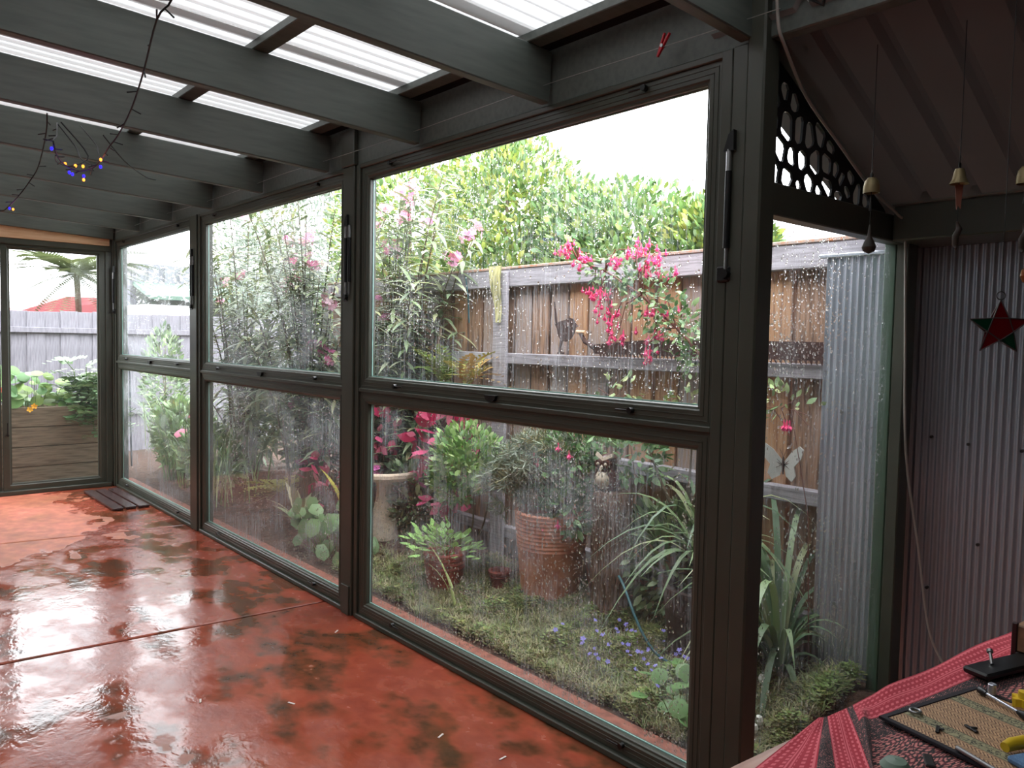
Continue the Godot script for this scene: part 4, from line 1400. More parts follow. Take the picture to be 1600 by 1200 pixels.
func build_bed() -> void:
	# birdbath with a fluted bowl and a twisted stem
	var bb := thing("bird_bath", "pale cast stone bird bath with a spiral pedestal", "bird bath", on_bed(2.90, -4.66))
	var ped := MB.new()
	var prof := []
	for q in [[0.105, 0.0], [0.108, 0.02], [0.098, 0.05], [0.092, 0.09], [0.082, 0.14], [0.070, 0.19], [0.060, 0.24], [0.053, 0.30], [0.050, 0.35], [0.056, 0.385], [0.080, 0.41]]: prof.append(Vector2(q[0], q[1]))
	ped.lathe(prof, 40, Transform3D(), func(a: float, y: float) -> float: return 1.0 + 0.07 * sin(a * 8.0 + y * 22.0) * smoothstep(0.03, 0.06, y) * (1.0 - smoothstep(0.33, 0.37, y)))
	part("pedestal", ped, M.cast_stone, bb)
	bb.scale = Vector3(1.12, 1.0, 1.12)
	var bowl := MB.new()
	var bp := []
	for q in [[0.001, 0.405], [0.10, 0.405], [0.19, 0.425], [0.225, 0.445], [0.238, 0.452], [0.240, 0.475], [0.234, 0.486], [0.216, 0.486], [0.206, 0.47], [0.12, 0.442], [0.001, 0.437]]: bp.append(Vector2(q[0], q[1]))
	bowl.lathe(bp, 48, Transform3D(), func(a: float, y: float) -> float: return 1.0 + (0.012 * sin(a * 22.0) if y > 0.44 and y < 0.48 else 0.0))
	part("bowl", bowl, M.cast_stone, bb)
	var water := MB.new()
	water.lathe([Vector2(0.203, 0.4735), Vector2(0.001, 0.474)], 32)
	part("water", water, plain("still_water", Color(0.16, 0.13, 0.13), 0.03), bb)
	var fl := MB.new()
	fl.has_col = true
	five_petals(fl, Vector3.ZERO, Vector3(-0.4, 1, 0.3).normalized(), 0.036, lin(0.75, 0.22, 0.55), 0.4, 0.5)
	five_petals(fl, Vector3(0.01, 0.012, 0), Vector3(0.3, 1, -0.2).normalized(), 0.03, lin(0.82, 0.32, 0.62), 1.0, 0.6)
	solo("fallen_blossom", fl, M.petal, "fallen magenta blossom lying in the bird bath", "flower", on_bed(2.90, -4.66) + Vector3(-0.06, 0.478, -0.02))

	# large ribbed clay pot
	var pot := solo("clay_pot", pot_shape(0.195, 0.155, 0.485, 0.018, 9), M.clay_pot, "tall ribbed terracotta pot under the grey leaved bush", "pot", on_bed(2.93, -3.02))
	pot.position.y -= 0.01
	# what grows from it: grey needle-leaved shrub, with brighter bushes at each side
	var grey := [lin(0.20, 0.25, 0.17), lin(0.27, 0.31, 0.24), lin(0.15, 0.20, 0.13), lin(0.33, 0.36, 0.26), lin(0.28, 0.25, 0.12)]
	var ndl := leaf_mesh(0.062, 0.0062, 0.25, 0.1, 3, 0.7)
	var rose := thing("needle_shrub", "grey green needle leaved shrub growing out of the tall terracotta pot", "shrub", on_bed(2.93, -3.02) + Vector3(0, 0.43, 0))
	var stp := []
	for k in 14:
		var a := TAU * k / 14.0
		stp.append([Vector3.ZERO, Vector3(cos(a) * 0.08, 0.18, sin(a) * 0.14), Vector3(cos(a) * 0.17, rr(0.18, 0.38), sin(a) * 0.30 - 0.08)])
	stems(rose, stp, 0.006, 0.003, M.stem_brown)
	whorl_bush(rose, [[Vector3(-0.02, 0.24, -0.12), Vector3(0.20, 0.23, 0.30), 1.0], [Vector3(-0.06, 0.13, -0.28), Vector3(0.15, 0.18, 0.22), 0.5], [Vector3(0, 0.36, -0.02), Vector3(0.16, 0.12, 0.26), 0.5]], 420, ndl, 13, 0.7, 1.35, grey)
	var lg := [lin(0.20, 0.36, 0.10), lin(0.28, 0.44, 0.13), lin(0.14, 0.27, 0.09), lin(0.36, 0.46, 0.20)]
	var small := leaf_mesh(0.052, 0.026, 0.3, 0.2, 3)
	var bush := thing("bright_bush", "bright green small leaved bush left of the terracotta pot", "shrub", on_bed(2.90, -3.72))
	stems(bush, [[Vector3.ZERO, Vector3(0.02, 0.3, 0.03), Vector3(0, 0.62, 0.06)], [Vector3.ZERO, Vector3(-0.06, 0.3, -0.08), Vector3(-0.06, 0.62, -0.16)], [Vector3.ZERO, Vector3(0.05, 0.3, 0.1), Vector3(0.02, 0.6, 0.22)]], 0.008, 0.003, M.stem_brown)
	var bl := blob_leaves([[Vector3(-0.02, 0.68, 0.02), Vector3(0.17, 0.20, 0.26), 1.0], [Vector3(-0.02, 0.55, -0.1), Vector3(0.15, 0.16, 0.2), 0.6]], 1300, 0.7, 1.3, lg, 0.5)
	many("foliage", small, M.leaf, bl[0], bl[1], bush)
	var fb := thing("young_fuchsia", "dark green leafy fuchsia with a few red flowers beside the owl", "shrub", on_bed(3.05, -2.82))
	stems(fb, [[Vector3.ZERO, Vector3(-0.02, 0.4, 0), Vector3(-0.08, 0.82, -0.06)], [Vector3.ZERO, Vector3(-0.05, 0.4, -0.05), Vector3(-0.16, 0.62, -0.12)], [Vector3.ZERO, Vector3(0.02, 0.4, 0.04), Vector3(-0.02, 0.85, 0.16)]], 0.007, 0.003, M.stem_red)
	bl = blob_leaves([[Vector3(-0.10, 0.72, -0.10), Vector3(0.14, 0.20, 0.22), 1.0], [Vector3(-0.14, 0.50, -0.06), Vector3(0.10, 0.14, 0.14), 0.5], [Vector3(0.0, 0.80, 0.20), Vector3(0.12, 0.12, 0.26), 0.45]], 900, 0.7, 1.25, [lin(0.10, 0.20, 0.09), lin(0.16, 0.30, 0.12), lin(0.22, 0.36, 0.15)], 0.2)
	many("foliage", leaf_mesh(0.06, 0.03, 0.3, 0.2, 3), M.leaf, bl[0], bl[1], fb)
	var fus := fuchsia_flower()
	for q in [[-0.26, 0.80, -0.20], [-0.26, 0.77, -0.17], [-0.22, 0.83, 0.02], [-0.22, 0.86, -0.06], [-0.27, 0.46, -0.18], [-0.27, 0.44, -0.10], [-0.25, 0.47, -0.02]]:
		part("flower", fus, M.petal, fb, Transform3D(Basis(Vector3.UP, rr(0, 6)), Vector3(q[0], q[1], q[2])))

	# smaller glazed pot with its plant
	solo("glazed_pot", pot_shape(0.118, 0.098, 0.235, 0.022, 3), M.red_glaze, "small dark red pot standing in the ground cover", "pot", on_bed(2.66, -3.62) + Vector3(0, -0.015, 0))
	var mint := thing("broad_leaf_plant", "fresh green broad leaved plant growing in the small red pot", "plant", on_bed(2.66, -3.62) + Vector3(0, 0.17, 0))
	var broad := leaf_mesh(0.075, 0.046, 0.35, 0.2, 4)
	leaf_parts(mint, broad, leafy("leaf_fresh", Color(0.58, 0.75, 0.42), 0.45), spray(90, Vector3(0, 0.05, -0.01), Vector3(0.19, 0.17, 0.27), 0.6), Vector2(0.6, 1.1))
	var mst := []
	for k in 9: mst.append([Vector3(rr(-0.04, 0.04), 0, rr(-0.05, 0.05)), Vector3(rr(-0.08, 0.08), 0.08, rr(-0.1, 0.1)), Vector3(rr(-0.12, 0.12), rr(0.1, 0.18), rr(-0.18, 0.18))])
	stems(mint, mst, 0.004, 0.002, M.stem_green)
	# tiny clay pot in the ground cover
	solo("tiny_pot", pot_shape(0.062, 0.045, 0.10, 0.018, 2), M.red_glaze, "tiny clay pot half hidden between the two larger pots", "pot", on_bed(2.86, -3.36) + Vector3(0, -0.01, 0))
	# single strappy seedling in front of the pots
	var sq := thing("bulb_seedling", "pale strappy bulb shoot in front of the small red pot", "plant", on_bed(2.50, -3.30))
	for q in [[Vector3(-0.5, 0, -0.8), 0.30, 1.0], [Vector3(-0.6, 0, -0.4), 0.26, 0.9], [Vector3(0.2, 0, -1.0), 0.22, 0.8], [Vector3(0.6, 0, 0.4), 0.10, 0.5], [Vector3(-1, 0, -0.1), 0.2, 0.35]]:
		part("leaf", strap_leaf(Vector3.ZERO, q[0], q[1], 0.017, q[2], 0.2, lin(0.36, 0.42, 0.16)), M.leaf, sq)

	# weathered post with an owl on top
	var post := MB.new()
	var pp := [Vector2(0.001, 0.0)]
	for i in 13: pp.append(Vector2(0.098 + 0.006 * sin(i * 1.9), i * 0.0525))
	pp.append_array([Vector2(0.090, 0.640), Vector2(0.001, 0.645)])
	post.lathe(pp, 22, Transform3D(), func(a: float, y: float) -> float: return 1.0 + 0.05 * sin(a * 5.0 + y * 1.5) + 0.03 * sin(a * 13.0 + 1.0))
	solo("log_post", post, M.bark, "upright weathered log standing beside the terracotta pot", "log", on_bed(2.95, -2.60))
	build_owl(on_bed(2.95, -2.60) + Vector3(-0.01, 0.640, -0.03))

	# coleus, pink and magenta
	var cm := leaf_mesh(0.095, 0.055, 0.35, 0.2, 4)
	var pinkl := leafy("leaf_pink", Color.WHITE, 0.5, 0.6)
	for q in [["magenta leaved coleus behind the bird bath", 3.06, -5.0, 0.72, 190], ["crimson pink coleus left of the bright bush", 3.08, -4.16, 0.72, 160], ["low pink coleus seen through the middle lower pane", 2.92, -5.45, 0.34, 46]]:
		var c := thing("coleus", q[0], "plant", on_bed(q[1], q[2]), "coleus plants along the fence")
		var ps := []
		for k in 9:
			var a := TAU * k / 9.0
			ps.append([Vector3.ZERO, Vector3(cos(a) * 0.05, q[3] * 0.6, sin(a) * 0.1), Vector3(cos(a) * 0.10 - 0.03, q[3] * rr(0.85, 1.15), sin(a) * 0.24)])
		stems(c, ps, 0.006, 0.003, M.stem_red)
		var xfs := blob_leaves([[Vector3(-0.05, q[3], 0), Vector3(0.14, 0.17, 0.30), 1.0], [Vector3(-0.03, q[3] * 0.6, 0), Vector3(0.12, 0.2, 0.24), 0.5]], q[4], 0.7, 1.35, [lin(0.62, 0.06, 0.17), lin(0.72, 0.12, 0.26), lin(0.40, 0.05, 0.14), lin(0.78, 0.22, 0.34), lin(0.20, 0.05, 0.12)], 0.3)
		for k in xfs[0].size():
			var key := "coleus_%d" % (k % 5)
			if not M.has(key):
				var tints := [Color(0.83, 0.22, 0.42), Color(0.88, 0.34, 0.52), Color(0.66, 0.17, 0.34), Color(0.90, 0.48, 0.60), Color(0.46, 0.18, 0.32)]
				leafy(key, tints[k % 5], 0.5, 0.6)
			part("leaf", cm, M[key], c, xfs[0][k])
	# yellow green fern high against the fence
	var fern := thing("tall_fern", "yellow green fern arching against the fence below the butterfly", "fern", on_bed(3.12, -4.22))
	stems(fern, [[Vector3.ZERO, Vector3(0.02, 0.6, 0.0), Vector3(0.0, 1.12, 0.04)], [Vector3.ZERO, Vector3(-0.03, 0.6, 0.1), Vector3(-0.04, 1.10, 0.2)]], 0.009, 0.005, M.stem_brown)
	var ff := frond_mesh(0.30, 9, 0.075, 0.020, 0.45)
	for k in 34:
		var a := rr(0, TAU)
		var d := Vector3(cos(a) * 0.6, rr(0.1, 1.5), sin(a)).normalized()
		var xx := d.cross(Vector3.UP).normalized()
		var zz := xx.cross(d)
		if zz.y > 0:
			xx = -xx; zz = -zz
		var key := "fern_%d" % (k % 4)
		if not M.has(key): leafy(key, [Color(0.50, 0.57, 0.28), Color(0.62, 0.60, 0.30), Color(0.42, 0.50, 0.27), Color(0.70, 0.55, 0.28)][k % 4], 0.5)
		part("frond", ff, M[key], fern, Transform3D(Basis(xx, d, zz).scaled_local(Vector3.ONE * rr(0.7, 1.1)), Vector3(rr(-0.10, -0.02), rr(1.08, 1.18), [0.02, 0.24][k % 2])))
	# spear leaf and brown lilies between bath and pots
	var lily := thing("spear_lily", "grey spear leaved lily between the bird bath and pots", "plant", on_bed(2.88, -4.12))
	for q in [[Vector3(0.1, 0, 0.1), 0.40, 0.9, 0.05, lin(0.30, 0.34, 0.26), 0.075], [Vector3(-0.3, 0, -1), 0.34, 0.9, 1.3, lin(0.42, 0.42, 0.28), 0.06], [Vector3(-0.4, 0, -0.9), 0.38, 0.8, 1.5, lin(0.34, 0.36, 0.22), 0.05], [Vector3(-0.3, 0, 0.9), 0.32, 0.8, 1.2, lin(0.28, 0.24, 0.18), 0.05], [Vector3(0.2, 0, 0.9), 0.26, 0.7, 0.9, lin(0.30, 0.32, 0.22), 0.05]]:
		part("leaf", strap_leaf(Vector3.ZERO, q[0], q[1], q[5], q[2], q[3], q[4]), M.leaf, lily)

	# strap leaved lilies at the near end
	var strapc := [lin(0.15, 0.23, 0.11), lin(0.22, 0.31, 0.15), lin(0.10, 0.17, 0.09), lin(0.34, 0.38, 0.20)]
	var brown := solo("brown_tub", pot_shape(0.20, 0.17, 0.30, 0.03, 2), plain("tub_brown", Color(0.20, 0.13, 0.10), 0.7), "dark brown tub under the arching strap leaves", "tub", on_bed(3.0, -2.06))
	brown.position.y -= 0.01
	var ag := thing("strap_lily", "arching strap leaved lily in the dark tub by the corner post", "plant", on_bed(3.0, -2.06) + Vector3(0, 0.26, 0))
	strap_plant(ag, 52, 0.50, 0.85, 0.022, strapc, TAU, 0.0, 1.1)
	var ag2 := thing("strap_lily", "drooping strap leaved lily in front of the corrugated panel", "plant", on_bed(2.97, -1.68))
	strap_plant(ag2, 44, 0.60, 0.95, 0.025, strapc, 3.9, PI - 0.35, 1.2)
	strap_plant(ag2, 18, 0.36, 0.50, 0.024, strapc, TAU, 0.3, 1.4)
	var hose := MB.new()
	var hp := []
	for i in 15:
		var t := i / 14.0
		hp.append(Vector3(2.80 - 0.12 * sin(PI * t), 0.30 + 0.10 * cos(t * 5.0) - 0.1 * t, -2.42 + 0.62 * t))
	hose.tube(hp, 0.007, 6)
	solo("garden_hose", hose, plain("hose_teal", Color(0.12, 0.33, 0.36), 0.5), "thin teal hose looped among the strap leaves", "hose")
	# dry twigs against the fence
	var tw := thing("dry_shrub", "bare dry twigs standing against the fence by the owl", "twigs", on_bed(3.10, -2.25))
	stems(tw, [[Vector3.ZERO, Vector3(-0.02, 0.5, 0.0), Vector3(-0.03, 1.0, 0.03)], [Vector3(-0.02, 0.45, 0), Vector3(-0.06, 0.7, -0.12), Vector3(-0.07, 0.86, -0.2)], [Vector3(-0.02, 0.55, 0), Vector3(-0.04, 0.75, 0.1), Vector3(-0.05, 0.9, 0.2)]], 0.011, 0.004, M.stem_brown)

	# blue lobelia, heart leaved violets and white buds near the glass
	var lob := thing("lobelia", "small blue violet lobelia flowers among the ground cover", "flowers", on_bed(2.62, -2.2))
	var lf := MB.new()
	lf.has_col = true
	five_petals(lf, Vector3.ZERO, Vector3.UP, 0.011, lin(0.30, 0.27, 0.72), 0.0, 0.1)
	var lmesh := lf.mesh()
	for k in 58:
		var p := Vector3(rr(-0.16, 0.22), rr(0.07, 0.17), rr(-0.42, 0.50) * rr(0.4, 1.0))
		part("flower", lmesh, M.petal, lob, Transform3D(along(Vector3(rr(-0.9, 0.2), 1, rr(-0.2, 0.9)).normalized(), rr(0, 6)).scaled(Vector3.ONE * rr(0.8, 1.3)), p))
		stems(lob, [[Vector3(p.x * 0.8, -0.03, p.z * 0.85), Vector3(p.x * 0.95, p.y * 0.6, p.z), p]], 0.0012, 0.001, M.stem_green)
	var vio := thing("violet_plant", "clump of heart shaped green leaves low beside the corner frame", "plant", on_bed(2.47, -1.80))
	var vl := round_leaf(0.042)
	var vm := leafy("leaf_violet", Color(0.40, 0.55, 0.32), 0.45)
	for k in 34:
		var p := Vector3(rr(-0.10, 0.16), rr(0.04, 0.19), rr(-0.16, 0.22))
		var b := along(Vector3(rr(-0.8, 0.2), rr(0.5, 1.0), rr(-0.2, 0.8)).normalized())
		part("leaf", vl, vm, vio, Transform3D(Basis(b.x, -b.z, b.y).scaled(Vector3.ONE * rr(0.55, 1.2)), p))
		stems(vio, [[Vector3(p.x * 0.3, 0, p.z * 0.3), Vector3(p.x * 0.8, p.y * 0.5, p.z * 0.8), p]], 0.002, 0.0015, M.stem_green)
	var snow := thing("snowdrop", "pair of nodding white buds near the foot of the corner post", "flower", on_bed(2.56, -1.52))
	for q in [[-0.05, 0.075, 0.012], [-0.005, 0.088, 0.004], [0.22, 0.14, -0.12]]:
		var s := MB.new()
		s.lathe([Vector2(0.001, -0.024), Vector2(0.012, -0.018), Vector2(0.0165, -0.004), Vector2(0.012, 0.010), Vector2(0.001, 0.017)], 12, T(Vector3(q[0], q[1], q[2])))
		part("bud", s, plain("bud_white", Color(0.88, 0.88, 0.84), 0.6) if not M.has("bud_white") else M.bud_white, snow)
		stems(snow, [[Vector3(q[0] * 0.4, 0, q[2]), Vector3(q[0] * 0.8, q[1] + 0.05, q[2]), Vector3(q[0], q[1] + 0.015, q[2])]], 0.0018, 0.0015, M.stem_green)

	# plants behind the middle and far lower panes
	var f2 := thing("low_fern", "pale lime fern behind the middle lower pane", "fern", on_bed(2.80, -6.15))
	var lf2 := frond_mesh(0.34, 10, 0.085, 0.022, 0.5)
	for k in 22:
		var a := TAU * k / 22.0
		var d := Vector3(cos(a), rr(0.3, 1.0), sin(a)).normalized()
		var xx := d.cross(Vector3.UP).normalized()
		var zz := xx.cross(d)
		if zz.y > 0:
			xx = -xx; zz = -zz
		part("frond", lf2, leafy("leaf_lime", Color(0.66, 0.70, 0.34), 0.5) if not M.has("leaf_lime") else M.leaf_lime, f2, Transform3D(Basis(xx, d, zz).scaled_local(Vector3.ONE * rr(0.7, 1.1)), Vector3(0, 0.03, 0)))
	var brom := thing("bromeliad", "stiff pale bromeliad rosette behind the middle lower pane", "plant", on_bed(2.62, -5.42))
	for k in 11:
		var a := TAU * k / 11.0
		part("leaf", strap_leaf(Vector3.ZERO, Vector3(cos(a), 0, sin(a)), rr(0.26, 0.36), 0.055, rr(0.45, 0.9), 0.15, [lin(0.40, 0.40, 0.22), lin(0.32, 0.36, 0.20), lin(0.45, 0.42, 0.28)][k % 3]), M.leaf, brom)
	var yel := thing("yellow_spears", "two yellow spear leaves by the middle post", "plant", on_bed(2.78, -5.0))
	for q in [[Vector3(-0.2, 0, -1), 0.42, 0.62], [Vector3(-0.4, 0, -0.8), 0.30, 0.8], [Vector3(0.1, 0, 0.8), 0.3, 0.7]]:
		part("leaf", strap_leaf(Vector3(0, 0.1, 0), q[0], q[1], 0.034, q[2], 0.1, lin(0.62, 0.55, 0.10)), M.leaf, yel)
	var arum := thing("arum_plant", "large round leaved arum low behind the middle window", "plant", on_bed(2.50, -4.72))
	var al := round_leaf(0.064, 12)
	var am := leafy("leaf_arum", Color(0.40, 0.53, 0.33), 0.45)
	for k in 44:
		var p := Vector3(rr(-0.12, 0.18), rr(0.05, 0.33), rr(-0.42, 0.36))
		var b := along(Vector3(rr(-1.0, 0.0), rr(0.4, 1.0), rr(-0.1, 0.8)).normalized())
		part("leaf", al, am, arum, Transform3D(Basis(b.x, -b.z, b.y).scaled(Vector3(rr(0.5, 1.0), rr(0.7, 1.2), 1.0)), p))
		stems(arum, [[Vector3(p.x * 0.3, 0, p.z * 0.5), Vector3(p.x * 0.7, p.y * 0.6, p.z * 0.85), p]], 0.003, 0.002, M.stem_green)
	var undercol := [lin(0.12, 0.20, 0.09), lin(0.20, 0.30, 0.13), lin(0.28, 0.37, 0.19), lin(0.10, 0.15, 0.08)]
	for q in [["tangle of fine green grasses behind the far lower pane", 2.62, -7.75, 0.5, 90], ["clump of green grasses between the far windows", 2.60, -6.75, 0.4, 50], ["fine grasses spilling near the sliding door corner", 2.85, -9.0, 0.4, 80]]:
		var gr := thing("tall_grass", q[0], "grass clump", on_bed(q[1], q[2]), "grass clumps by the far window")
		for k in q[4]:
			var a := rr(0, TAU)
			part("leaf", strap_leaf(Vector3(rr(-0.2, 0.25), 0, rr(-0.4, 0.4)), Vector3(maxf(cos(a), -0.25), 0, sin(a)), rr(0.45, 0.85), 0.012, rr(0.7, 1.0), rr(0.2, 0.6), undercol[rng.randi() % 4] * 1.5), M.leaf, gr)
	var cal := thing("caladium", "pink and green caladium leaves behind the far lower pane", "plant", on_bed(2.55, -7.75))
	for k in 12:
		var p := Vector3(rr(-0.15, 0.2), rr(0.30, 0.75), rr(-0.3, 0.35))
		var b := along(Vector3(rr(-1.0, -0.2), rr(0.2, 0.8), rr(0.0, 0.8)).normalized())
		part("leaf", al, M.coleus_3 if k % 4 == 0 else M.leaf_arum, cal, Transform3D(Basis(b.x, -b.z, b.y).scaled(Vector3(0.9, 1.3, 1.0) * rr(0.8, 1.2)), p))
		stems(cal, [[Vector3(p.x * 0.3, 0, p.z * 0.5), Vector3(p.x * 0.7, p.y * 0.6, p.z * 0.85), p]], 0.004, 0.003, M.stem_green)
	for q in [["soft green leafy shrub behind the far lower pane", 2.62, -8.05, 0.62], ["soft green leafy shrub beside the far post", 2.60, -7.15, 0.48]]:
		var sg := thing("soft_shrub", q[0], "shrub", on_bed(q[1], q[2]), "soft shrubs by the far window")
		stems(sg, [[Vector3.ZERO, Vector3(0.02, q[3] * 0.5, 0.05), Vector3(0.0, q[3] * 0.9, 0.1)], [Vector3.ZERO, Vector3(0, q[3] * 0.5, -0.1), Vector3(-0.02, q[3] * 0.9, -0.16)]], 0.008, 0.003, M.stem_brown)
		var sl := blob_leaves([[Vector3(0.04, q[3] * 0.7, 0), Vector3(0.26, q[3] * 0.55, 0.40), 1.0]], 900, 0.7, 1.5, [lin(0.24, 0.38, 0.15), lin(0.32, 0.46, 0.20), lin(0.18, 0.30, 0.12)], 0.3)
		many("foliage", leaf_mesh(0.08, 0.036, 0.3, 0.2, 3), M.leaf, sl[0], sl[1], sg)
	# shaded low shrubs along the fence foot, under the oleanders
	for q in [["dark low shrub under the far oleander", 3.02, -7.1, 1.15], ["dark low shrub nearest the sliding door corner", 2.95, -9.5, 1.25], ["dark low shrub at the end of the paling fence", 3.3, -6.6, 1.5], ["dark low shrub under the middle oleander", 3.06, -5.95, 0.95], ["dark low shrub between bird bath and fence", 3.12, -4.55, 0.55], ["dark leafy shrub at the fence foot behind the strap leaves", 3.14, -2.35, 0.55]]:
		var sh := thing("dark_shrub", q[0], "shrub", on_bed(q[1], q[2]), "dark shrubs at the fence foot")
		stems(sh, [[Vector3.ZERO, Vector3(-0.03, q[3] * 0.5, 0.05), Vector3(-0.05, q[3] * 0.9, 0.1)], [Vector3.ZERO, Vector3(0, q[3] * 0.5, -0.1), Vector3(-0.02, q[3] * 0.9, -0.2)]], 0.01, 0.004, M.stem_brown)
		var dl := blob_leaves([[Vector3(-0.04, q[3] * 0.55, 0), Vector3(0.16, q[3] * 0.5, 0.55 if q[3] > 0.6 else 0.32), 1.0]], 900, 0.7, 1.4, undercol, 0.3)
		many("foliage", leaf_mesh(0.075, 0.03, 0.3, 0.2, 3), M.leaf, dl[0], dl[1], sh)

func build_owl(at: Vector3) -> void:
	var owl := thing("owl_ornament", "glazed brown and cream owl ornament perched on the log", "owl ornament", at)
	owl.rotation.y = -1.45
	var brown := plain("owl_brown", Color(0.30, 0.17, 0.14), 0.25)
	var cream := plain("owl_cream", Color(0.72, 0.66, 0.58), 0.35)
	var b := MB.new()
	b.lathe([Vector2(0.001, 0.0), Vector2(0.045, 0.004), Vector2(0.064, 0.03), Vector2(0.068, 0.065), Vector2(0.060, 0.10), Vector2(0.052, 0.122), Vector2(0.054, 0.145), Vector2(0.046, 0.168), Vector2(0.028, 0.182), Vector2(0.001, 0.187)], 20)
	part("body", b, brown, owl)
	var belly := MB.new()
	belly.lathe([Vector2(0.001, -0.05), Vector2(0.03, -0.042), Vector2(0.046, -0.015), Vector2(0.046, 0.015), Vector2(0.03, 0.04), Vector2(0.001, 0.048)], 16, Transform3D(Basis.from_scale(Vector3(0.95, 1, 0.6)), Vector3(0, 0.058, 0.046)))
	part("belly", belly, cream, owl)
	var brow := MB.new()
	brow.prism(PackedVector2Array([Vector2(-0.052, 0.014), Vector2(-0.046, 0.032), Vector2(-0.02, 0.016), Vector2(0, 0.006), Vector2(0.02, 0.016), Vector2(0.046, 0.032), Vector2(0.052, 0.014), Vector2(0.0, -0.012)]), 0.014, T(Vector3(0, 0.160, 0.034), Basis(Vector3.RIGHT, -0.35)))
	part("brow", brow, cream, owl)
	for sd in [-1.0, 1.0]:
		var e := MB.new()
		e.tube([Vector3(0.023 * sd, 0.138, 0.040), Vector3(0.023 * sd, 0.138, 0.058)], [0.024, 0.021], 16)
		var eye := part("eye", e, brown, owl)
		var pu := MB.new()
		pu.lathe([Vector2(0.009, 0.0), Vector2(0.007, 0.005), Vector2(0.001, 0.008)], 10, T(Vector3(0.023 * sd, 0.138, 0.058), Basis(Vector3.RIGHT, PI / 2)))
		part("pupil", pu, cream, eye)
		var wg := MB.new()
		wg.lathe([Vector2(0.001, -0.06), Vector2(0.02, -0.04), Vector2(0.03, 0.0), Vector2(0.022, 0.04), Vector2(0.001, 0.055)], 12, Transform3D(Basis.from_scale(Vector3(0.45, 1, 1)), Vector3(0.060 * sd, 0.066, 0.004)))
		part("wing", wg, brown, owl)
	var bk := MB.new()
	bk.tube([Vector3(0, 0.128, 0.05), Vector3(0, 0.112, 0.068), Vector3(0, 0.100, 0.068)], [0.010, 0.007, 0.001], 8)
	part("beak", bk, cream, owl)

# ---------------------------------------------------------------- ornaments hung on the fence
func butterfly(label: String, at: Vector3, size: float, wing: Material) -> void:
	var t := thing("butterfly_ornament", label, "butterfly ornament", at)
	for sd in [-1.0, 1.0]:
		var o := PackedVector2Array()
		for q in [[0.02, -0.05], [0.10, -0.30], [0.30, -0.42], [0.42, -0.25], [0.36, -0.02], [0.58, 0.22], [0.66, 0.46], [0.52, 0.54], [0.28, 0.38], [0.02, 0.08]]:
			o.append(Vector2(q[0] * size * sd, q[1] * size))
		var s := MB.new()
		s.prism(o, 0.004, Transform3D(Basis(Vector3(0, 0, 1), Vector3.UP, Vector3(-1, 0, 0)) * Basis(Vector3.UP, -0.25 * sd), Vector3.ZERO))
		var w := part("wing", s, wing, t)
		for v in 3:
			var ve := MB.new()
			var e := Vector3(-0.008 - 0.13 * size * (0.5 - 0.1 * v), size * (0.40 - 0.28 * v), sd * size * (0.46 - 0.08 * v))
			ve.tube([Vector3(-0.006, 0.0, sd * 0.03 * size), e], 0.0016, 5)
			part("vein", ve, M.rust, w)
	var b := MB.new()
	b.tube([Vector3(-0.006, -0.26 * size, 0), Vector3(-0.010, 0.0, 0), Vector3(-0.008, 0.20 * size, 0)], [0.003, 0.006, 0.004], 8)
	b.tube([Vector3(-0.008, 0.2 * size, 0), Vector3(-0.012, 0.42 * size, 0.10 * size)], 0.001, 4)
	b.tube([Vector3(-0.008, 0.2 * size, 0), Vector3(-0.012, 0.42 * size, -0.10 * size)], 0.001, 4)
	part("body", b, M.rust, t)

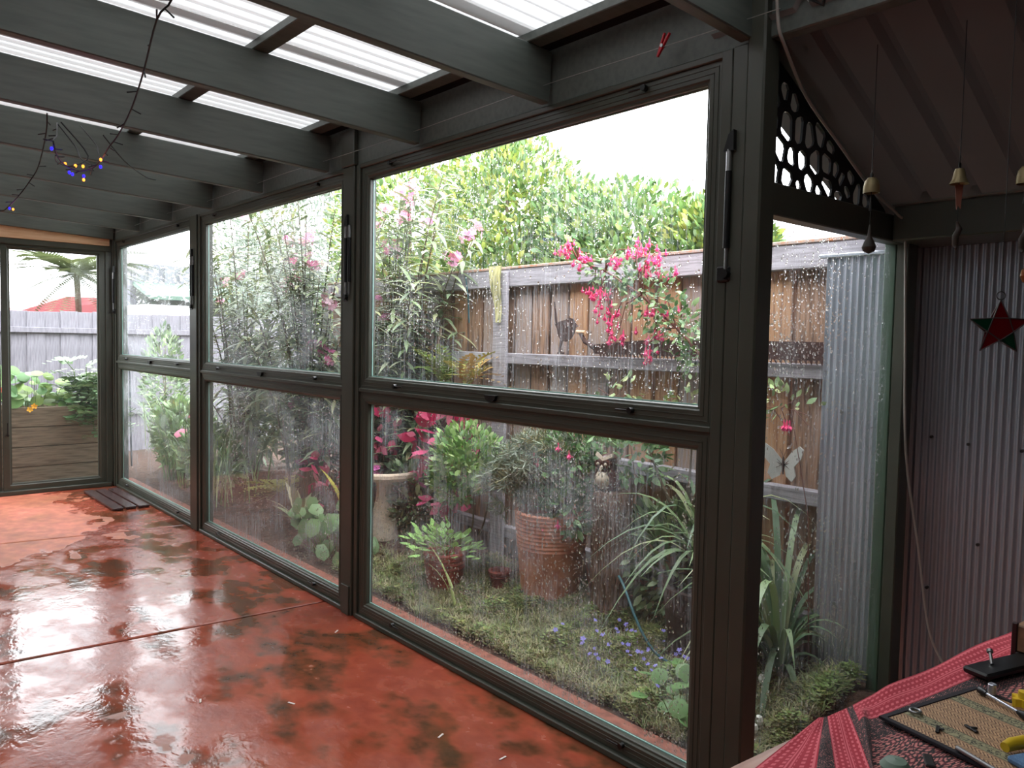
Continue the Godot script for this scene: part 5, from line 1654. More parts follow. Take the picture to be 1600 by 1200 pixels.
func build_fence_ornaments() -> void:
	var fx := 3.226
	butterfly("pale pink metal butterfly fixed to the fence above the fern", Vector3(fx, 1.50, -4.53), 0.165, plain("wing_pink", Color(0.88, 0.70, 0.62), 0.6))
	butterfly("white metal butterfly low on the fence by the corrugated panel", Vector3(fx - 0.01, 0.975, -1.83), 0.17, plain("wing_white", Color(0.72, 0.72, 0.70), 0.6))
	# rusty long saw
	var saw := thing("crosscut_saw", "long rusty toothed saw blade lying on the fence rail", "saw", Vector3(fx - 0.012, 1.432, -3.02))
	var o := PackedVector2Array()
	o.append(Vector2(0.0, 0.06)); o.append(Vector2(0.35, 0.088)); o.append(Vector2(0.9, 0.095)); o.append(Vector2(1.56, 0.090)); o.append(Vector2(1.56, 0.012))
	var n := 62
	for i in n:
		var x := 1.55 - 1.50 * i / n
		o.append(Vector2(x, 0.012)); o.append(Vector2(x - 0.004, -0.008 - (0.004 if i % 4 == 0 else 0.0))); o.append(Vector2(x - 0.016, 0.010))
	o.append(Vector2(0.02, 0.01))
	var s := MB.new()
	s.prism(o, 0.003, Transform3D(Basis(Vector3(0, 0, 1), Vector3.UP, Vector3(-1, 0, 0)), Vector3.ZERO))
	part("blade", s, M.rust, saw)
	var tang := MB.new()
	tang.tube([Vector3(-0.002, 0.045, 0.02), Vector3(-0.004, 0.075, -0.05), Vector3(-0.004, 0.125, -0.09)], [0.016, 0.013, 0.011], 8)
	part("tang", tang, M.rust, saw)
	var wood := MB.new()
	wood.tube([Vector3(-0.006, 0.128, -0.05), Vector3(-0.006, 0.132, -0.115)], 0.011, 8)
	part("peg", wood, M.pine, saw)
	# rusty bird cut-out
	var bird := thing("bird_cutout", "rusty flat wren cut-out with an upright tail on the fence", "bird ornament", Vector3(fx - 0.012, 1.575, -3.215))
	var bo := PackedVector2Array()
	for q in [[-0.105, 0.035], [-0.085, 0.005], [-0.075, -0.035], [-0.05, -0.062], [-0.01, -0.070], [0.03, -0.055], [0.058, -0.02], [0.068, 0.012], [0.088, 0.020], [0.070, 0.034], [0.050, 0.062], [0.015, 0.070], [-0.02, 0.056], [-0.055, 0.050]]: bo.append(Vector2(q[0], q[1]))
	var bs := MB.new()
	bs.prism(bo, 0.004, Transform3D(Basis(Vector3(0, 0, 1), Vector3.UP, Vector3(-1, 0, 0)), Vector3.ZERO))
	part("body", bs, M.rust, bird)
	var tl := MB.new()
	tl.prism(PackedVector2Array([Vector2(-0.098, 0.03), Vector2(-0.080, 0.03), Vector2(-0.108, 0.165), Vector2(-0.118, 0.165)]), 0.004, Transform3D(Basis(Vector3(0, 0, 1), Vector3.UP, Vector3(-1, 0, 0)), Vector3.ZERO))
	part("tail", tl, M.rust, bird)
	var lg := MB.new()
	lg.tube([Vector3(-0.002, -0.06, -0.045), Vector3(-0.002, -0.11, -0.06), Vector3(-0.002, -0.135, -0.052)], [0.010, 0.007, 0.012], 6)
	lg.tube([Vector3(-0.002, -0.135, -0.075), Vector3(-0.002, -0.135, -0.025)], 0.006, 6)
	part("leg", lg, M.rust, bird)
	# yellow strap looped over the post
	var st := MB.new()
	st.grid(func(u: float, t: float) -> Vector3:
		var y := lerpf(1.978, 1.62, t)
		return Vector3(3.205 - 0.012 * t - 0.01 * sin(t * 6.0), y, -3.865 + 0.045 * t + (u - 0.5) * lerpf(0.13, 0.05, t)), 4, 14)
	solo("hanging_strap", st, textured("strap_cloth", noise_tex(61, 0.02, [Color(0.24, 0.27, 0.18), Color(0.66, 0.63, 0.42), Color(0.78, 0.76, 0.58)], 256, 3), Vector3(6, 1.2, 6), 0.8, true), "faded yellow green strap hanging over the fence post", "strap")
	var cord := MB.new()
	cord.tube([Vector3(3.20, 1.93, -4.17), Vector3(3.22, 1.8, -4.165), Vector3(3.23, 1.62, -4.16)], 0.004, 6)
	solo("dangling_string", cord, M.hose_teal, "short thin dark cord hanging on the fence left of strap", "cord")

# ---------------------------------------------------------------- fuchsia
func fuchsia_flower() -> ArrayMesh:
	if M.has("fuchsia_mesh"): return M.fuchsia_mesh
	var s := MB.new()
	s.has_col = true
	s.tint = lin(0.90, 0.10, 0.24)
	s.lathe([Vector2(0.0015, 0.0), Vector2(0.004, -0.008), Vector2(0.0042, -0.020), Vector2(0.006, -0.026)], 7)
	for k in 4:
		var a := TAU * k / 4.0
		var d := Vector3(cos(a), 0, sin(a))
		var q := Vector3(-d.z, 0, d.x) * 0.0055
		s.poly([Vector3(0, -0.024, 0), d * 0.013 + Vector3(0, -0.030, 0) + q, d * 0.026 + Vector3(0, -0.040, 0), d * 0.013 + Vector3(0, -0.030, 0) - q], (d * 0.5 + Vector3.UP).normalized())
	s.tint = lin(0.86, 0.08, 0.30)
	s.lathe([Vector2(0.005, -0.024), Vector2(0.011, -0.036), Vector2(0.009, -0.048)], 8)
	s.tint = lin(0.80, 0.12, 0.18)
	s.tube([Vector3(0, -0.045, 0), Vector3(0.001, -0.066, 0)], 0.001, 4)
	M["fuchsia_mesh"] = s.mesh()
	return M.fuchsia_mesh

func build_fuchsia() -> void:
	var t := thing("fuchsia", "fuchsia branch hung with red flowers in front of the fence", "shrub", on_bed(3.05, -1.98))
	var o := t.position
	var main := [Vector3(0, 0, 0), Vector3(3.02, 0.9, -2.02) - o, Vector3(3.0, 1.45, -2.14) - o, Vector3(3.0, 1.58, -2.28) - o, Vector3(3.0, 1.74, -2.50) - o, Vector3(3.0, 1.87, -2.74) - o, Vector3(3.0, 1.93, -2.93) - o]
	stems(t, [main], 0.012, 0.004, M.stem_red)
	var side := []
	var heads := [[1.965, -2.96, 16], [1.90, -2.89, 12], [1.74, -2.82, 10], [1.73, -2.73, 9], [1.66, -2.73, 7], [1.92, -2.57, 12], [1.94, -2.50, 8], [1.84, -2.44, 13], [1.90, -2.42, 9], [1.88, -2.66, 10], [1.63, -2.40, 9], [1.61, -2.72, 8], [1.50, -2.61, 10], [1.51, -2.44, 9], [1.42, -2.43, 8], [1.82, -2.36, 7], [1.55, -2.66, 4], [1.65, -2.33, 4]]
	var fus := fuchsia_flower()
	for h in heads:
		var e := Vector3(3.0 + rr(-0.06, 0.03), h[0] + 0.05, h[1]) - o
		var near: Vector3 = main[2]
		for p in main:
			if p.distance_to(e) < near.distance_to(e): near = p
		side.append([near, (near + e) * 0.5 + Vector3(-0.03, 0.05, 0), e])
		for k in h[2]:
			part("flower", fus, M.petal, t, Transform3D(Basis(Vector3.UP, rr(0, 6)) * Basis(Vector3.RIGHT, rr(-0.3, 0.3)).scaled(Vector3.ONE * rr(0.65, 0.95)), e + Vector3(rr(-0.06, 0.05), rr(-0.035, 0.03), rr(-0.055, 0.055))))
	stems(t, side, 0.005, 0.002, M.stem_red)
	var blobs := []
	for p in [main[3], main[4], main[5], main[2]]: blobs.append([p + Vector3(-0.02, 0.02, 0.02), Vector3(0.10, 0.14, 0.16), 1.0])
	blobs.append([Vector3(2.98, 1.70, -2.36) - o, Vector3(0.10, 0.16, 0.14), 1.0])
	blobs.append([Vector3(3.0, 1.86, -2.62) - o, Vector3(0.09, 0.10, 0.2), 0.8])
	blobs.append([Vector3(2.98, 1.50, -2.16) - o, Vector3(0.08, 0.14, 0.09), 0.5])
	var l := blob_leaves(blobs, 720, 0.6, 1.05, [lin(0.14, 0.26, 0.11), lin(0.22, 0.36, 0.15), lin(0.30, 0.42, 0.20), lin(0.10, 0.18, 0.10)], -0.1, 0.2)
	many("foliage", leaf_mesh(0.046, 0.024, 0.3, 0.2, 3), M.leaf, l[0], l[1], t)
	# thin sprays low against the fence, and the one seen beside the corrugated panel
	for q in [["thin fuchsia spray against the fence under the saw", Vector3(3.14, 1.22, -2.72), 5, 26], ["leafy fuchsia sprig below the saw beside the frame", Vector3(3.12, 1.20, -2.26), 5, 40], ["fuchsia sprig with one red bud by the corrugated panel", Vector3(3.06, 1.24, -1.72), 4, 34]]:
		var s := thing("fuchsia_sprig", q[0], "sprig", Vector3(q[1].x, bed_y(q[1].x, q[1].z), q[1].z), "fuchsia sprigs against the fence")
		var up: Vector3 = Vector3(0, q[1].y - s.position.y, 0)
		var ps := [[Vector3(0.05, 0, 0.1), Vector3(0.03, up.y * 0.6, 0.08), up]]
		for k in q[2]: ps.append([up - Vector3(0, 0.1, 0), up + Vector3(-0.02, 0.0, rr(-0.08, 0.08)), up + Vector3(rr(-0.05, 0.02), rr(-0.08, 0.1), rr(-0.18, 0.14))])
		stems(s, ps, 0.003, 0.0015, M.stem_red)
		var b := blob_leaves([[up + Vector3(-0.02, 0.02, -0.02), Vector3(0.06, 0.10, 0.18), 1.0]], q[3], 0.7, 1.2, [lin(0.24, 0.36, 0.16), lin(0.36, 0.46, 0.20), lin(0.42, 0.46, 0.20)], 0.0, 0.1)
		many("foliage", leaf_mesh(0.046, 0.024, 0.3, 0.2, 3), M.leaf, b[0], b[1], s)
		if q[2] == 4:
			for k in 3: part("flower", fus, M.petal, s, Transform3D(Basis(Vector3.UP, k * 2.0), up + Vector3(-0.03, -0.045, -0.01 + k * 0.012)))

# ---------------------------------------------------------------- table and what lies on it
func cloth_texture() -> ImageTexture:
	var w := 1024
	var h := 768
	var red := Color(0.68, 0.10, 0.19)
	var rose := Color(0.86, 0.40, 0.44)
	var dark := Color(0.085, 0.05, 0.07)
	var salmon := Color(0.80, 0.50, 0.47)
	var wine := Color(0.36, 0.09, 0.14)
	var bytes := PackedByteArray()
	bytes.resize(w * h * 3)
	var f := FastNoiseLite.new()
	f.seed = 91; f.frequency = 0.018
	var wn := f.get_image(w, h).get_data()
	for j in h:
		for i in w:
			var p := j * w + i
			var n := wn[p] / 255.0
			var u := float(i) / w
			var v := float(j) / h
			var c := dark
			# how far into a printed border: t runs across it, s along it
			var t := -1.0
			var s := 0.0
			if v < 0.17 and u > 0.26:
				t = v / 0.17; s = u * 30.0
			elif u < 0.10:
				t = u / 0.10; s = v * 11.0
			elif u > 0.155 and u < 0.245:
				t = (u - 0.155) / 0.09; s = v * 11.0
			if t >= 0.0:
				c = red
				if absf(t - 0.06) < 0.025 or absf(t - 0.48) < 0.02 or absf(t - 0.56) < 0.02 or absf(t - 0.94) < 0.025:
					c = rose
				else:
					var q := t * 6.0
					var k := floorf(q)
					var a := fmod(s * 3.0 + (0.5 if int(k) % 2 else 0.0), 1.0)
					if absf(q - k - 0.5) < 0.24 and absf(a - 0.5) < 0.27 and (t < 0.44 or t > 0.6): c = rose
			elif u < 0.30 or v < 0.30:
				# black ground with broken curling lines
				var r := sin(i * 0.11 + n * 20.0) * sin(j * 0.11 - n * 15.0)
				if absf(r) < 0.13 and sin(i * 0.9 + j * 0.7) > -0.5: c = salmon
			else:
				# rings of dots round scattered centres
				var cx := floorf(i / 92.0)
				var cy := floorf((j + (46.0 if int(cx) % 2 else 0.0)) / 92.0)
				var dx := i - (cx * 92.0 + 46.0)
				var dy := (j + (46.0 if int(cx) % 2 else 0.0)) - (cy * 92.0 + 46.0)
				var d := sqrt(dx * dx + dy * dy) + n * 10.0
				var ring := floorf(d / 7.0)
				var a := atan2(dy, dx) * maxf(2.0, ring * 2.6) / TAU
				c = wine if int(ring) % 3 == 0 else dark
				if absf(fmod(d, 7.0) - 3.5) < 2.2 and absf(a - floorf(a) - 0.5) < 0.32: c = salmon
			bytes[p * 3] = int(c.r * 255.0); bytes[p * 3 + 1] = int(c.g * 255.0); bytes[p * 3 + 2] = int(c.b * 255.0)
	return ImageTexture.create_from_image(Image.create_from_data(w, h, false, Image.FORMAT_RGB8, bytes))

func mat_texture() -> ImageTexture:
	var w := 512
	var h := 768
	var bytes := PackedByteArray()
	bytes.resize(w * h * 3)
	var f := FastNoiseLite.new()
	f.seed = 92; f.frequency = 0.03
	var wn := f.get_image(w, h).get_data()
	for j in h:
		for i in w:
			var p := j * w + i
			var n := wn[p] / 255.0
			var u := float(i) / w
			var c := Color(0.72, 0.57, 0.43)
			var colk := int(i / 20.0)
			var q := fmod(j * 1.0 + (i if colk % 2 else -i) * 1.0 + 4000.0, 13.0)
			if q < 4.0: c = Color(0.36, 0.25, 0.19)
			elif q < 6.0: c = Color(0.62, 0.46, 0.34)
			elif q > 10.0: c = Color(0.83, 0.70, 0.54)
			if (u > 0.17 and u < 0.27) or (u > 0.66 and u < 0.77):
				c = Color(0.58, 0.56, 0.43)
				var uu := (u - 0.22 if u < 0.5 else u - 0.715) * 20.0
				var sq := absf(uu - sin(j * 0.11 + n * 9.0) * 0.55)
				if sq < 0.14 or absf(absf(uu) - 0.96) < 0.07 or (absf(n - 0.5) < 0.035 and absf(uu) < 0.8): c = Color(0.20, 0.20, 0.16)
			c = c * (0.9 + 0.2 * n)
			bytes[p * 3] = int(clampf(c.r, 0, 1) * 255.0); bytes[p * 3 + 1] = int(clampf(c.g, 0, 1) * 255.0); bytes[p * 3 + 2] = int(clampf(c.b, 0, 1) * 255.0)
	return ImageTexture.create_from_image(Image.create_from_data(w, h, false, Image.FORMAT_RGB8, bytes))

func build_table() -> void:
	var wood := textured("table_wood", noise_tex(95, 0.012, [Color(0.58, 0.40, 0.33), Color(0.70, 0.52, 0.44), Color(0.76, 0.60, 0.52)], 512, 5), Vector3(0.6, 5, 5), 0.3)
	var t := thing("garden_table", "pinkish timber table under a red and black batik cloth", "table", Vector3(0.76, 0, -0.805))
	t.rotation.y = -0.085
	for k in 6:
		var s := MB.new()
		s.bx(Vector3(0.0, 0.722, k * 0.156), Vector3(2.1, 0.748, k * 0.156 + 0.153), 0.004)
		part("plank", s, wood, t)
	for q in [[0.08, 0.08], [2.02, 0.08], [0.08, 0.86], [2.02, 0.86]]:
		var s := MB.new()
		s.bx(Vector3(q[0] - 0.035, 0.0, q[1] - 0.035), Vector3(q[0] + 0.035, 0.722, q[1] + 0.035), 0.005)
		part("leg", s, wood, t)
	var ap := MB.new()
	ap.bx(Vector3(0.06, 0.64, 0.06), Vector3(2.04, 0.722, 0.085), 0.003)
	ap.bx(Vector3(0.06, 0.64, 0.855), Vector3(2.04, 0.722, 0.88), 0.003)
	part("apron", ap, wood, t)
	# cloth, with a pleat at its corner where the borders fan out
	var cm := plain("batik", Color.WHITE, 0.85)
	cm.albedo_texture = cloth_texture()
	cm.rim_enabled = true
	cm.rim = 0.2
	var lay := func(u: float, v: float) -> Vector3:
		var q := [0.0, 0.10, 0.155, 0.245, 0.30, 1.0]
		var rear := [Vector2(1.495, -0.753), Vector2(1.503, -0.747), Vector2(1.511, -0.744), Vector2(1.58, -0.737), Vector2(1.664, -0.733), Vector2(2.76, -0.632)]
		var fore := [Vector2(1.222, -0.730), Vector2(1.309, -0.660), Vector2(1.334, -0.639), Vector2(1.384, -0.599), Vector2(1.388, -0.596), Vector2(2.77, -0.30)]
		var k := 0
		while k < 4 and u > q[k + 1]: k += 1
		var w: float = (u - q[k]) / (q[k + 1] - q[k])
		var a: Vector2 = rear[k].lerp(rear[k + 1], w)
		var b: Vector2 = fore[k].lerp(fore[k + 1], w)
		var p := a + (b - a) * v / 0.45
		var y := 0.7515
		y += 0.016 * exp(-pow((u - 0.275) / 0.022, 2.0)) * smoothstep(0.0, 0.15, v)
		y += 0.008 * exp(-pow((u - 0.125) / 0.03, 2.0)) * smoothstep(0.05, 0.3, v)
		y += 0.0035 * (1.0 + sin(u * 23.0 + v * 9.0)) * (1.0 - smoothstep(0.0, 0.12, v)) * smoothstep(0.3, 0.36, u)
		return Vector3(p.x, y + 0.002 * sin(u * 40.0) * sin(v * 17.0) + 0.002, p.y)
	var cs := MB.new()
	cs.grid(lay, 160, 48)
	solo("table_cloth", cs, cm, "red and black batik cloth with dotted borders on the table", "tablecloth")
	# woven placemat
	var a := Vector3(1.58, 0.760, -0.662)
	var eu := Vector3(0.974, 0, 0.226)
	var ev := Vector3(-0.226, 0, 0.974)
	var xf := Transform3D(Basis(eu, Vector3.UP, ev), a)
	var pm := thing("placemat", "woven tan placemat with dark edging on the batik cloth", "placemat", a)
	pm.basis = Basis(eu, Vector3.UP, ev)
	var wm := plain("woven_straw", Color.WHITE, 0.75)
	wm.albedo_texture = mat_texture()
	var ws := MB.new()
	ws.quad_n([Vector3(0, 0.003, 0), Vector3(0.307, 0.003, 0), Vector3(0.307, 0.003, 0.45), Vector3(0, 0.003, 0.45)], [Vector3.UP, Vector3.UP, Vector3.UP, Vector3.UP], [Vector2(0, 0), Vector2(1, 0), Vector2(1, 1), Vector2(0, 1)])
	ws.poly([Vector3(0, 0, 0), Vector3(0.307, 0, 0), Vector3(0.307, 0, 0.45), Vector3(0, 0, 0.45)], Vector3.DOWN)
	part("weave", ws, wm, pm)
	var bd := MB.new()
	bd.frame(0.319, 0.462, [Vector2(0, -0.001), Vector2(0, 0.004), Vector2(0.001, 0.005), Vector2(0.011, 0.005), Vector2(0.012, 0.003)], Transform3D(Basis(Vector3.RIGHT, Vector3(0, 0, 1), Vector3(0, -1, 0)) * Basis.from_scale(Vector3(1, 1, -1)), Vector3(-0.006, 0.0, -0.006)))
	part("edging", bd, plain("mat_edge", Color(0.12, 0.10, 0.13), 0.8), pm)
	# black sheath with a bolt beside it
	var sh := MB.new()
	sh.box(T(Vector3(0, 0.012, 0), Basis(Vector3.UP, -0.28)), Vector3(0.24, 0.016, 0.062), 0.007)
	solo("black_sheath", sh, M.black_plastic, "flat matt black sheath lying behind the placemat", "sheath", Vector3(2.06, 0.757, -0.585))
	var bolt := thing("steel_bolt", "shiny steel bolt leaning on the black sheath", "bolt", Vector3(2.02, 0.778, -0.612))
	var bs := MB.new()
	bs.tube([Vector3(-0.010, 0.0, 0.008), Vector3(0.012, 0.020, -0.004)], 0.0036, 10)
	part("shank", bs, M.steel, bolt)
	var bh := MB.new()
	bh.tube([Vector3(0.011, 0.019, -0.0035), Vector3(0.016, 0.0235, -0.006)], 0.0070, 6)
	part("head", bh, M.steel, bolt)
	var ring := MB.new()
	var rp := []
	for i in 17: rp.append(Vector3(cos(TAU * i / 16.0) * 0.010, 0.004, sin(TAU * i / 16.0) * 0.010))
	ring.tube(rp, 0.003, 6, false)
	solo("steel_nut", ring, M.steel, "small steel ring on the near corner of the placemat", "ring", Vector3(1.648, 0.764, -0.628))
	var cyl := MB.new()
	cyl.lathe([Vector2(0.001, 0.0), Vector2(0.009, 0.0), Vector2(0.009, 0.020), Vector2(0.007, 0.022), Vector2(0.001, 0.021)], 14)
	solo("metal_cap", cyl, M.zinc, "small metal cap standing beside the screwdriver", "cap", Vector3(1.873, 0.764, -0.560))
	var drv := thing("screwdriver", "dark screwdriver lying across the placemat strip", "screwdriver", Vector3(1.82, 0.772, -0.52))
	var d1 := MB.new()
	d1.tube([Vector3(0.025, 0, -0.045), Vector3(-0.02, 0, 0.03)], 0.0032, 8)
	part("shaft", d1, M.zinc, drv)
	var d2 := MB.new()
	d2.tube([Vector3(0.032, 0, -0.058), Vector3(0.026, 0, -0.048), Vector3(0.022, 0, -0.041)], [0.007, 0.008, 0.005], 10)
	d2.tube([Vector3(-0.02, 0, 0.03), Vector3(-0.028, 0, 0.045), Vector3(-0.07, 0, 0.12)], [0.005, 0.009, 0.010], 10)
	part("handle", d2, M.black_plastic, drv)
	var yk := thing("yellow_wing_nut", "bright yellow plastic knob with lobes at table edge", "knob", Vector3(1.862, 0.764, -0.497))
	var ym := plain("yellow_plastic", Color(0.86, 0.72, 0.16), 0.4)
	var yo := PackedVector2Array()
	for i in 30:
		var ang := TAU * i / 30.0
		yo.append(Vector2(cos(ang), sin(ang)) * (0.020 + 0.006 * cos(ang * 5.0)))
	var ys := MB.new()
	ys.prism(yo, 0.016, Transform3D(Basis(Vector3.RIGHT, Vector3(0, 0, -1), Vector3.UP), Vector3.ZERO))
	part("lobes", ys, ym, yk)
	var yh := MB.new()
	yh.lathe([Vector2(0.012, 0.016), Vector2(0.011, 0.030), Vector2(0.001, 0.032)], 14)
	part("hub", yh, ym, yk)
	var yb := MB.new()
	yb.tube([Vector3(-0.018, 0, -0.005), Vector3(0.0, 0.002, 0.0), Vector3(0.11, 0.004, 0.05)], [0.009, 0.0115, 0.012], 12)
	solo("yellow_tool", yb, ym, "yellow plastic tool lying across the corner of the placemat", "tool", Vector3(1.625, 0.777, -0.450))
	var cup := MB.new()
	cup.lathe([Vector2(0.001, 0.0), Vector2(0.030, 0.0), Vector2(0.034, 0.05), Vector2(0.033, 0.07), Vector2(0.026, 0.075), Vector2(0.001, 0.072)], 20)
	solo("white_jar", cup, plain("jar_white", Color(0.86, 0.86, 0.86), 0.4), "small white jar at the edge of the placemat", "jar", Vector3(1.745, 0.7635, -0.425))
	var bl := MB.new()
	bl.box(T(Vector3(0, 0.008, 0), Basis(Vector3.UP, -0.4)), Vector3(0.10, 0.014, 0.05), 0.005)
	solo("blue_cloth_pad", bl, textured("denim", noise_tex(96, 0.1, [Color(0.30, 0.42, 0.56), Color(0.42, 0.56, 0.70)], 256, 3), Vector3(8, 8, 8), 0.9), "folded blue cloth pad under the yellow handle", "pad", Vector3(1.615, 0.7625, -0.402))
	var pen := MB.new()
	pen.tube([Vector3(1.548, 0.771, -0.515), Vector3(1.500, 0.771, -0.40)], 0.0045, 10)
	solo("silver_pen", pen, M.steel, "thin silver pen along the near edge of the placemat", "pen")
	for q in [[1.607, -0.570, 0.3], [1.661, -0.529, 1.1]]:
		var s := MB.new()
		s.box(T(Vector3(0, 0.003, 0), Basis(Vector3.UP, q[2])), Vector3(0.030, 0.004, 0.007), 0.002)
		s.box(T(Vector3(0.004, 0.004, 0.003), Basis(Vector3.UP, q[2] + 1.3)), Vector3(0.014, 0.004, 0.006), 0.002)
		solo("dark_scrap", s, M.black_plastic, "dark curled scrap nearer the outer edge of the placemat" if q[0] < 1.63 else "dark curled scrap nearer the middle of the placemat", "scrap", Vector3(q[0], 0.763, q[1]), "dark scraps on the placemat")
	var lf := MB.new()
	lf.box(T(Vector3(0, 0.005, 0), Basis(Vector3.UP, 0.5)), Vector3(0.045, 0.006, 0.016), 0.003)
	solo("black_clip", lf, M.black_plastic, "small black clip on the dotted cloth before the placemat", "clip", Vector3(1.475, 0.758, -0.535))
	var gs := MB.new()
	gs.lathe([Vector2(0.001, 0.0), Vector2(0.022, 0.004), Vector2(0.026, 0.014), Vector2(0.018, 0.024), Vector2(0.001, 0.027)], 18)
	solo("green_stone", gs, plain("stone_green", Color(0.42, 0.50, 0.44), 0.5), "smooth grey green stone at the front of the cloth", "stone", Vector3(1.395, 0.757, -0.560))
	# box at the right edge
	var bxn := thing("wooden_box", "small wooden box with dark corners on the far table end", "box", Vector3(2.243, 0.757, -0.525))
	bxn.rotation.y = -0.06
	var b1 := MB.new()
	b1.bx(Vector3(-0.10, 0.02, -0.07), Vector3(0.12, 0.085, 0.07), 0.003)
	part("body", b1, textured("box_wood", noise_tex(97, 0.012, [Color(0.44, 0.33, 0.25), Color(0.62, 0.48, 0.36)], 256, 5), Vector3(2, 8, 8), 0.5), bxn)
	var b2 := MB.new()
	for sx in [-0.105, 0.113]:
		for sz in [-0.075, 0.063]: b2.bx(Vector3(sx, 0.0, sz), Vector3(sx + 0.012, 0.090, sz + 0.012), 0.002)
	b2.bx(Vector3(-0.105, 0.0, -0.075), Vector3(0.125, 0.02, 0.075), 0.002)
	part("edging", b2, plain("box_dark", Color(0.17, 0.08, 0.08), 0.4), bxn)

# ---------------------------------------------------------------- hanging things
func build_hanging() -> void:
	var wire := plain("black_wire", Color(0.07, 0.075, 0.07), 0.5)
	# string of fairy lights looped under the rafters
	var fl := thing("fairy_lights", "dark string of fairy lights with blue and orange bulbs under rafters", "fairy lights")
	var main := []
	for q in [[0.72, 2.50, -2.20], [0.745, 2.44, -2.345], [0.725, 2.40, -2.409], [0.792, 2.36, -2.768], [0.837, 2.31, -3.077], [0.859, 2.27, -3.331], [0.853, 2.24, -3.446], [0.854, 2.21, -3.57], [0.843, 2.19, -3.654], [0.807, 2.18, -3.712], [0.753, 2.185, -3.68], [0.701, 2.20, -3.587], [0.66, 2.23, -3.45], [0.74, 2.33, -3.80], [0.79, 2.44, -4.05]]: main.append(Vector3(q[0], q[1], q[2]))
	var second := []
	for q in [[0.74, 2.46, -3.99], [0.758, 2.40, -4.109], [0.807, 2.33, -4.568], [0.791, 2.27, -4.723], [0.77, 2.22, -4.865], [0.75, 2.18, -5.089], [0.724, 2.165, -5.16], [0.62, 2.17, -5.2]]: second.append(Vector3(q[0], q[1], q[2]))
	var loops := [[Vector3(0.79, 2.44, -4.05), Vector3(0.84, 2.33, -3.95), Vector3(0.83, 2.25, -3.80), Vector3(0.84, 2.20, -3.66)], [Vector3(0.88, 2.44, -4.03), Vector3(0.90, 2.33, -3.85), Vector3(0.87, 2.26, -3.68), Vector3(0.853, 2.215, -3.58)], [Vector3(0.80, 2.44, -4.02), Vector3(0.90, 2.30, -3.98), Vector3(0.82, 2.24, -3.95), Vector3(0.74, 2.22, -3.80), Vector3(0.70, 2.21, -3.62)], [Vector3(0.98, 2.42, -4.05), Vector3(1.12, 2.36, -4.25), Vector3(1.32, 2.36, -4.6), Vector3(1.45, 2.40, -4.86)]]
	for p in [main, second] + loops:
		var s := MB.new()
		var sm := []
		for i in p.size() - 1:
			for k in 4:
				var u := k / 4.0
				sm.append(p[i].cubic_interpolate(p[i + 1], p[maxi(i - 1, 0)], p[mini(i + 2, p.size() - 1)], u))
		sm.append(p[p.size() - 1])
		s.tube(sm, 0.0032, 5)
		part("cable", s, wire, fl)
		if p == main or p == second:
			for i in range(2, sm.size() - 1, 2):
				var e := MB.new()
				var d := Vector3(rr(-1, 1), rr(-0.4, 0.2), rr(-1, 1)).normalized() * 0.035
				e.tube([sm[i], sm[i] + d], [0.0022, 0.003], 5)
				part("bulb_holder", e, wire, fl)
	for q in [[0.658, 2.205, -3.47, 0], [0.765, 2.165, -3.70, 0], [0.781, 2.163, -3.72, 0], [0.821, 2.160, -3.71, 0], [0.850, 2.180, -3.56, 0], [0.747, 2.195, -3.685, 1], [0.781, 2.19, -3.667, 1], [0.807, 2.19, -3.657, 1], [0.846, 2.205, -3.54, 1], [0.825, 2.148, -3.73, 1], [0.750, 2.168, -5.03, 0], [0.768, 2.166, -5.04, 1], [0.69, 2.160, -5.17, 1]]:
		var s := MB.new()
		s.lathe([Vector2(0.001, -0.007), Vector2(0.0042, -0.005), Vector2(0.0058, 0.0), Vector2(0.0045, 0.005), Vector2(0.001, 0.007)], 10)
		var key := "glow_blue" if q[3] == 0 else "glow_orange"
		if not M.has(key):
			var m := plain(key, Color(0.1, 0.1, 0.6) if q[3] == 0 else Color(0.7, 0.35, 0.1), 0.3)
			m.emission_enabled = true
			m.emission = Color(0.13, 0.10, 1.0) if q[3] == 0 else Color(1.0, 0.55, 0.18)
			m.emission_energy_multiplier = 2.2
		part("bulb", s, M[key], fl, T(Vector3(q[0], q[1], q[2])))
		var lamp := OmniLight3D.new()
		lamp.name = "bulb_glow"
		lamp.light_color = M[key].emission
		lamp.light_energy = 0.0006
		lamp.light_size = 0.006
		lamp.omni_range = 8.0
		lamp.omni_attenuation = 2.0
		lamp.shadow_enabled = true
		fl.add_child(lamp, true)
		lamp.position = Vector3(q[0], q[1], q[2])
	# power cable down the corner and along the eave
	var cable := MB.new()
	var cp := []
	for q in [[2.06, 2.60, -1.255], [2.08, 2.436, -1.255], [2.123, 2.374, -1.255], [2.297, 2.275, -1.28], [2.51, 2.180, -1.285], [2.774, 2.060, -1.285], [3.0, 1.995, -1.285], [3.06, 1.95, -1.285], [3.10, 1.60, -1.285], [3.16, 1.10, -1.285], [3.20, 0.74, -1.24], [3.21, 0.42, -1.19], [3.22, 0.28, -1.13], [3.2, 0.05, -1.0]]: cp.append(Vector3(q[0], q[1], q[2]))
	var sm := []
	for i in cp.size() - 1:
		for k in 5: sm.append(cp[i].cubic_interpolate(cp[i + 1], cp[maxi(i - 1, 0)], cp[mini(i + 2, cp.size() - 1)], k / 5.0))
	cable.tube(sm, 0.005, 8)
	solo("power_cable", cable, plain("cable_grey", Color(0.62, 0.60, 0.57), 0.5), "pale grey power cable running down beside the corrugated wall", "cable")
	var hook := MB.new()
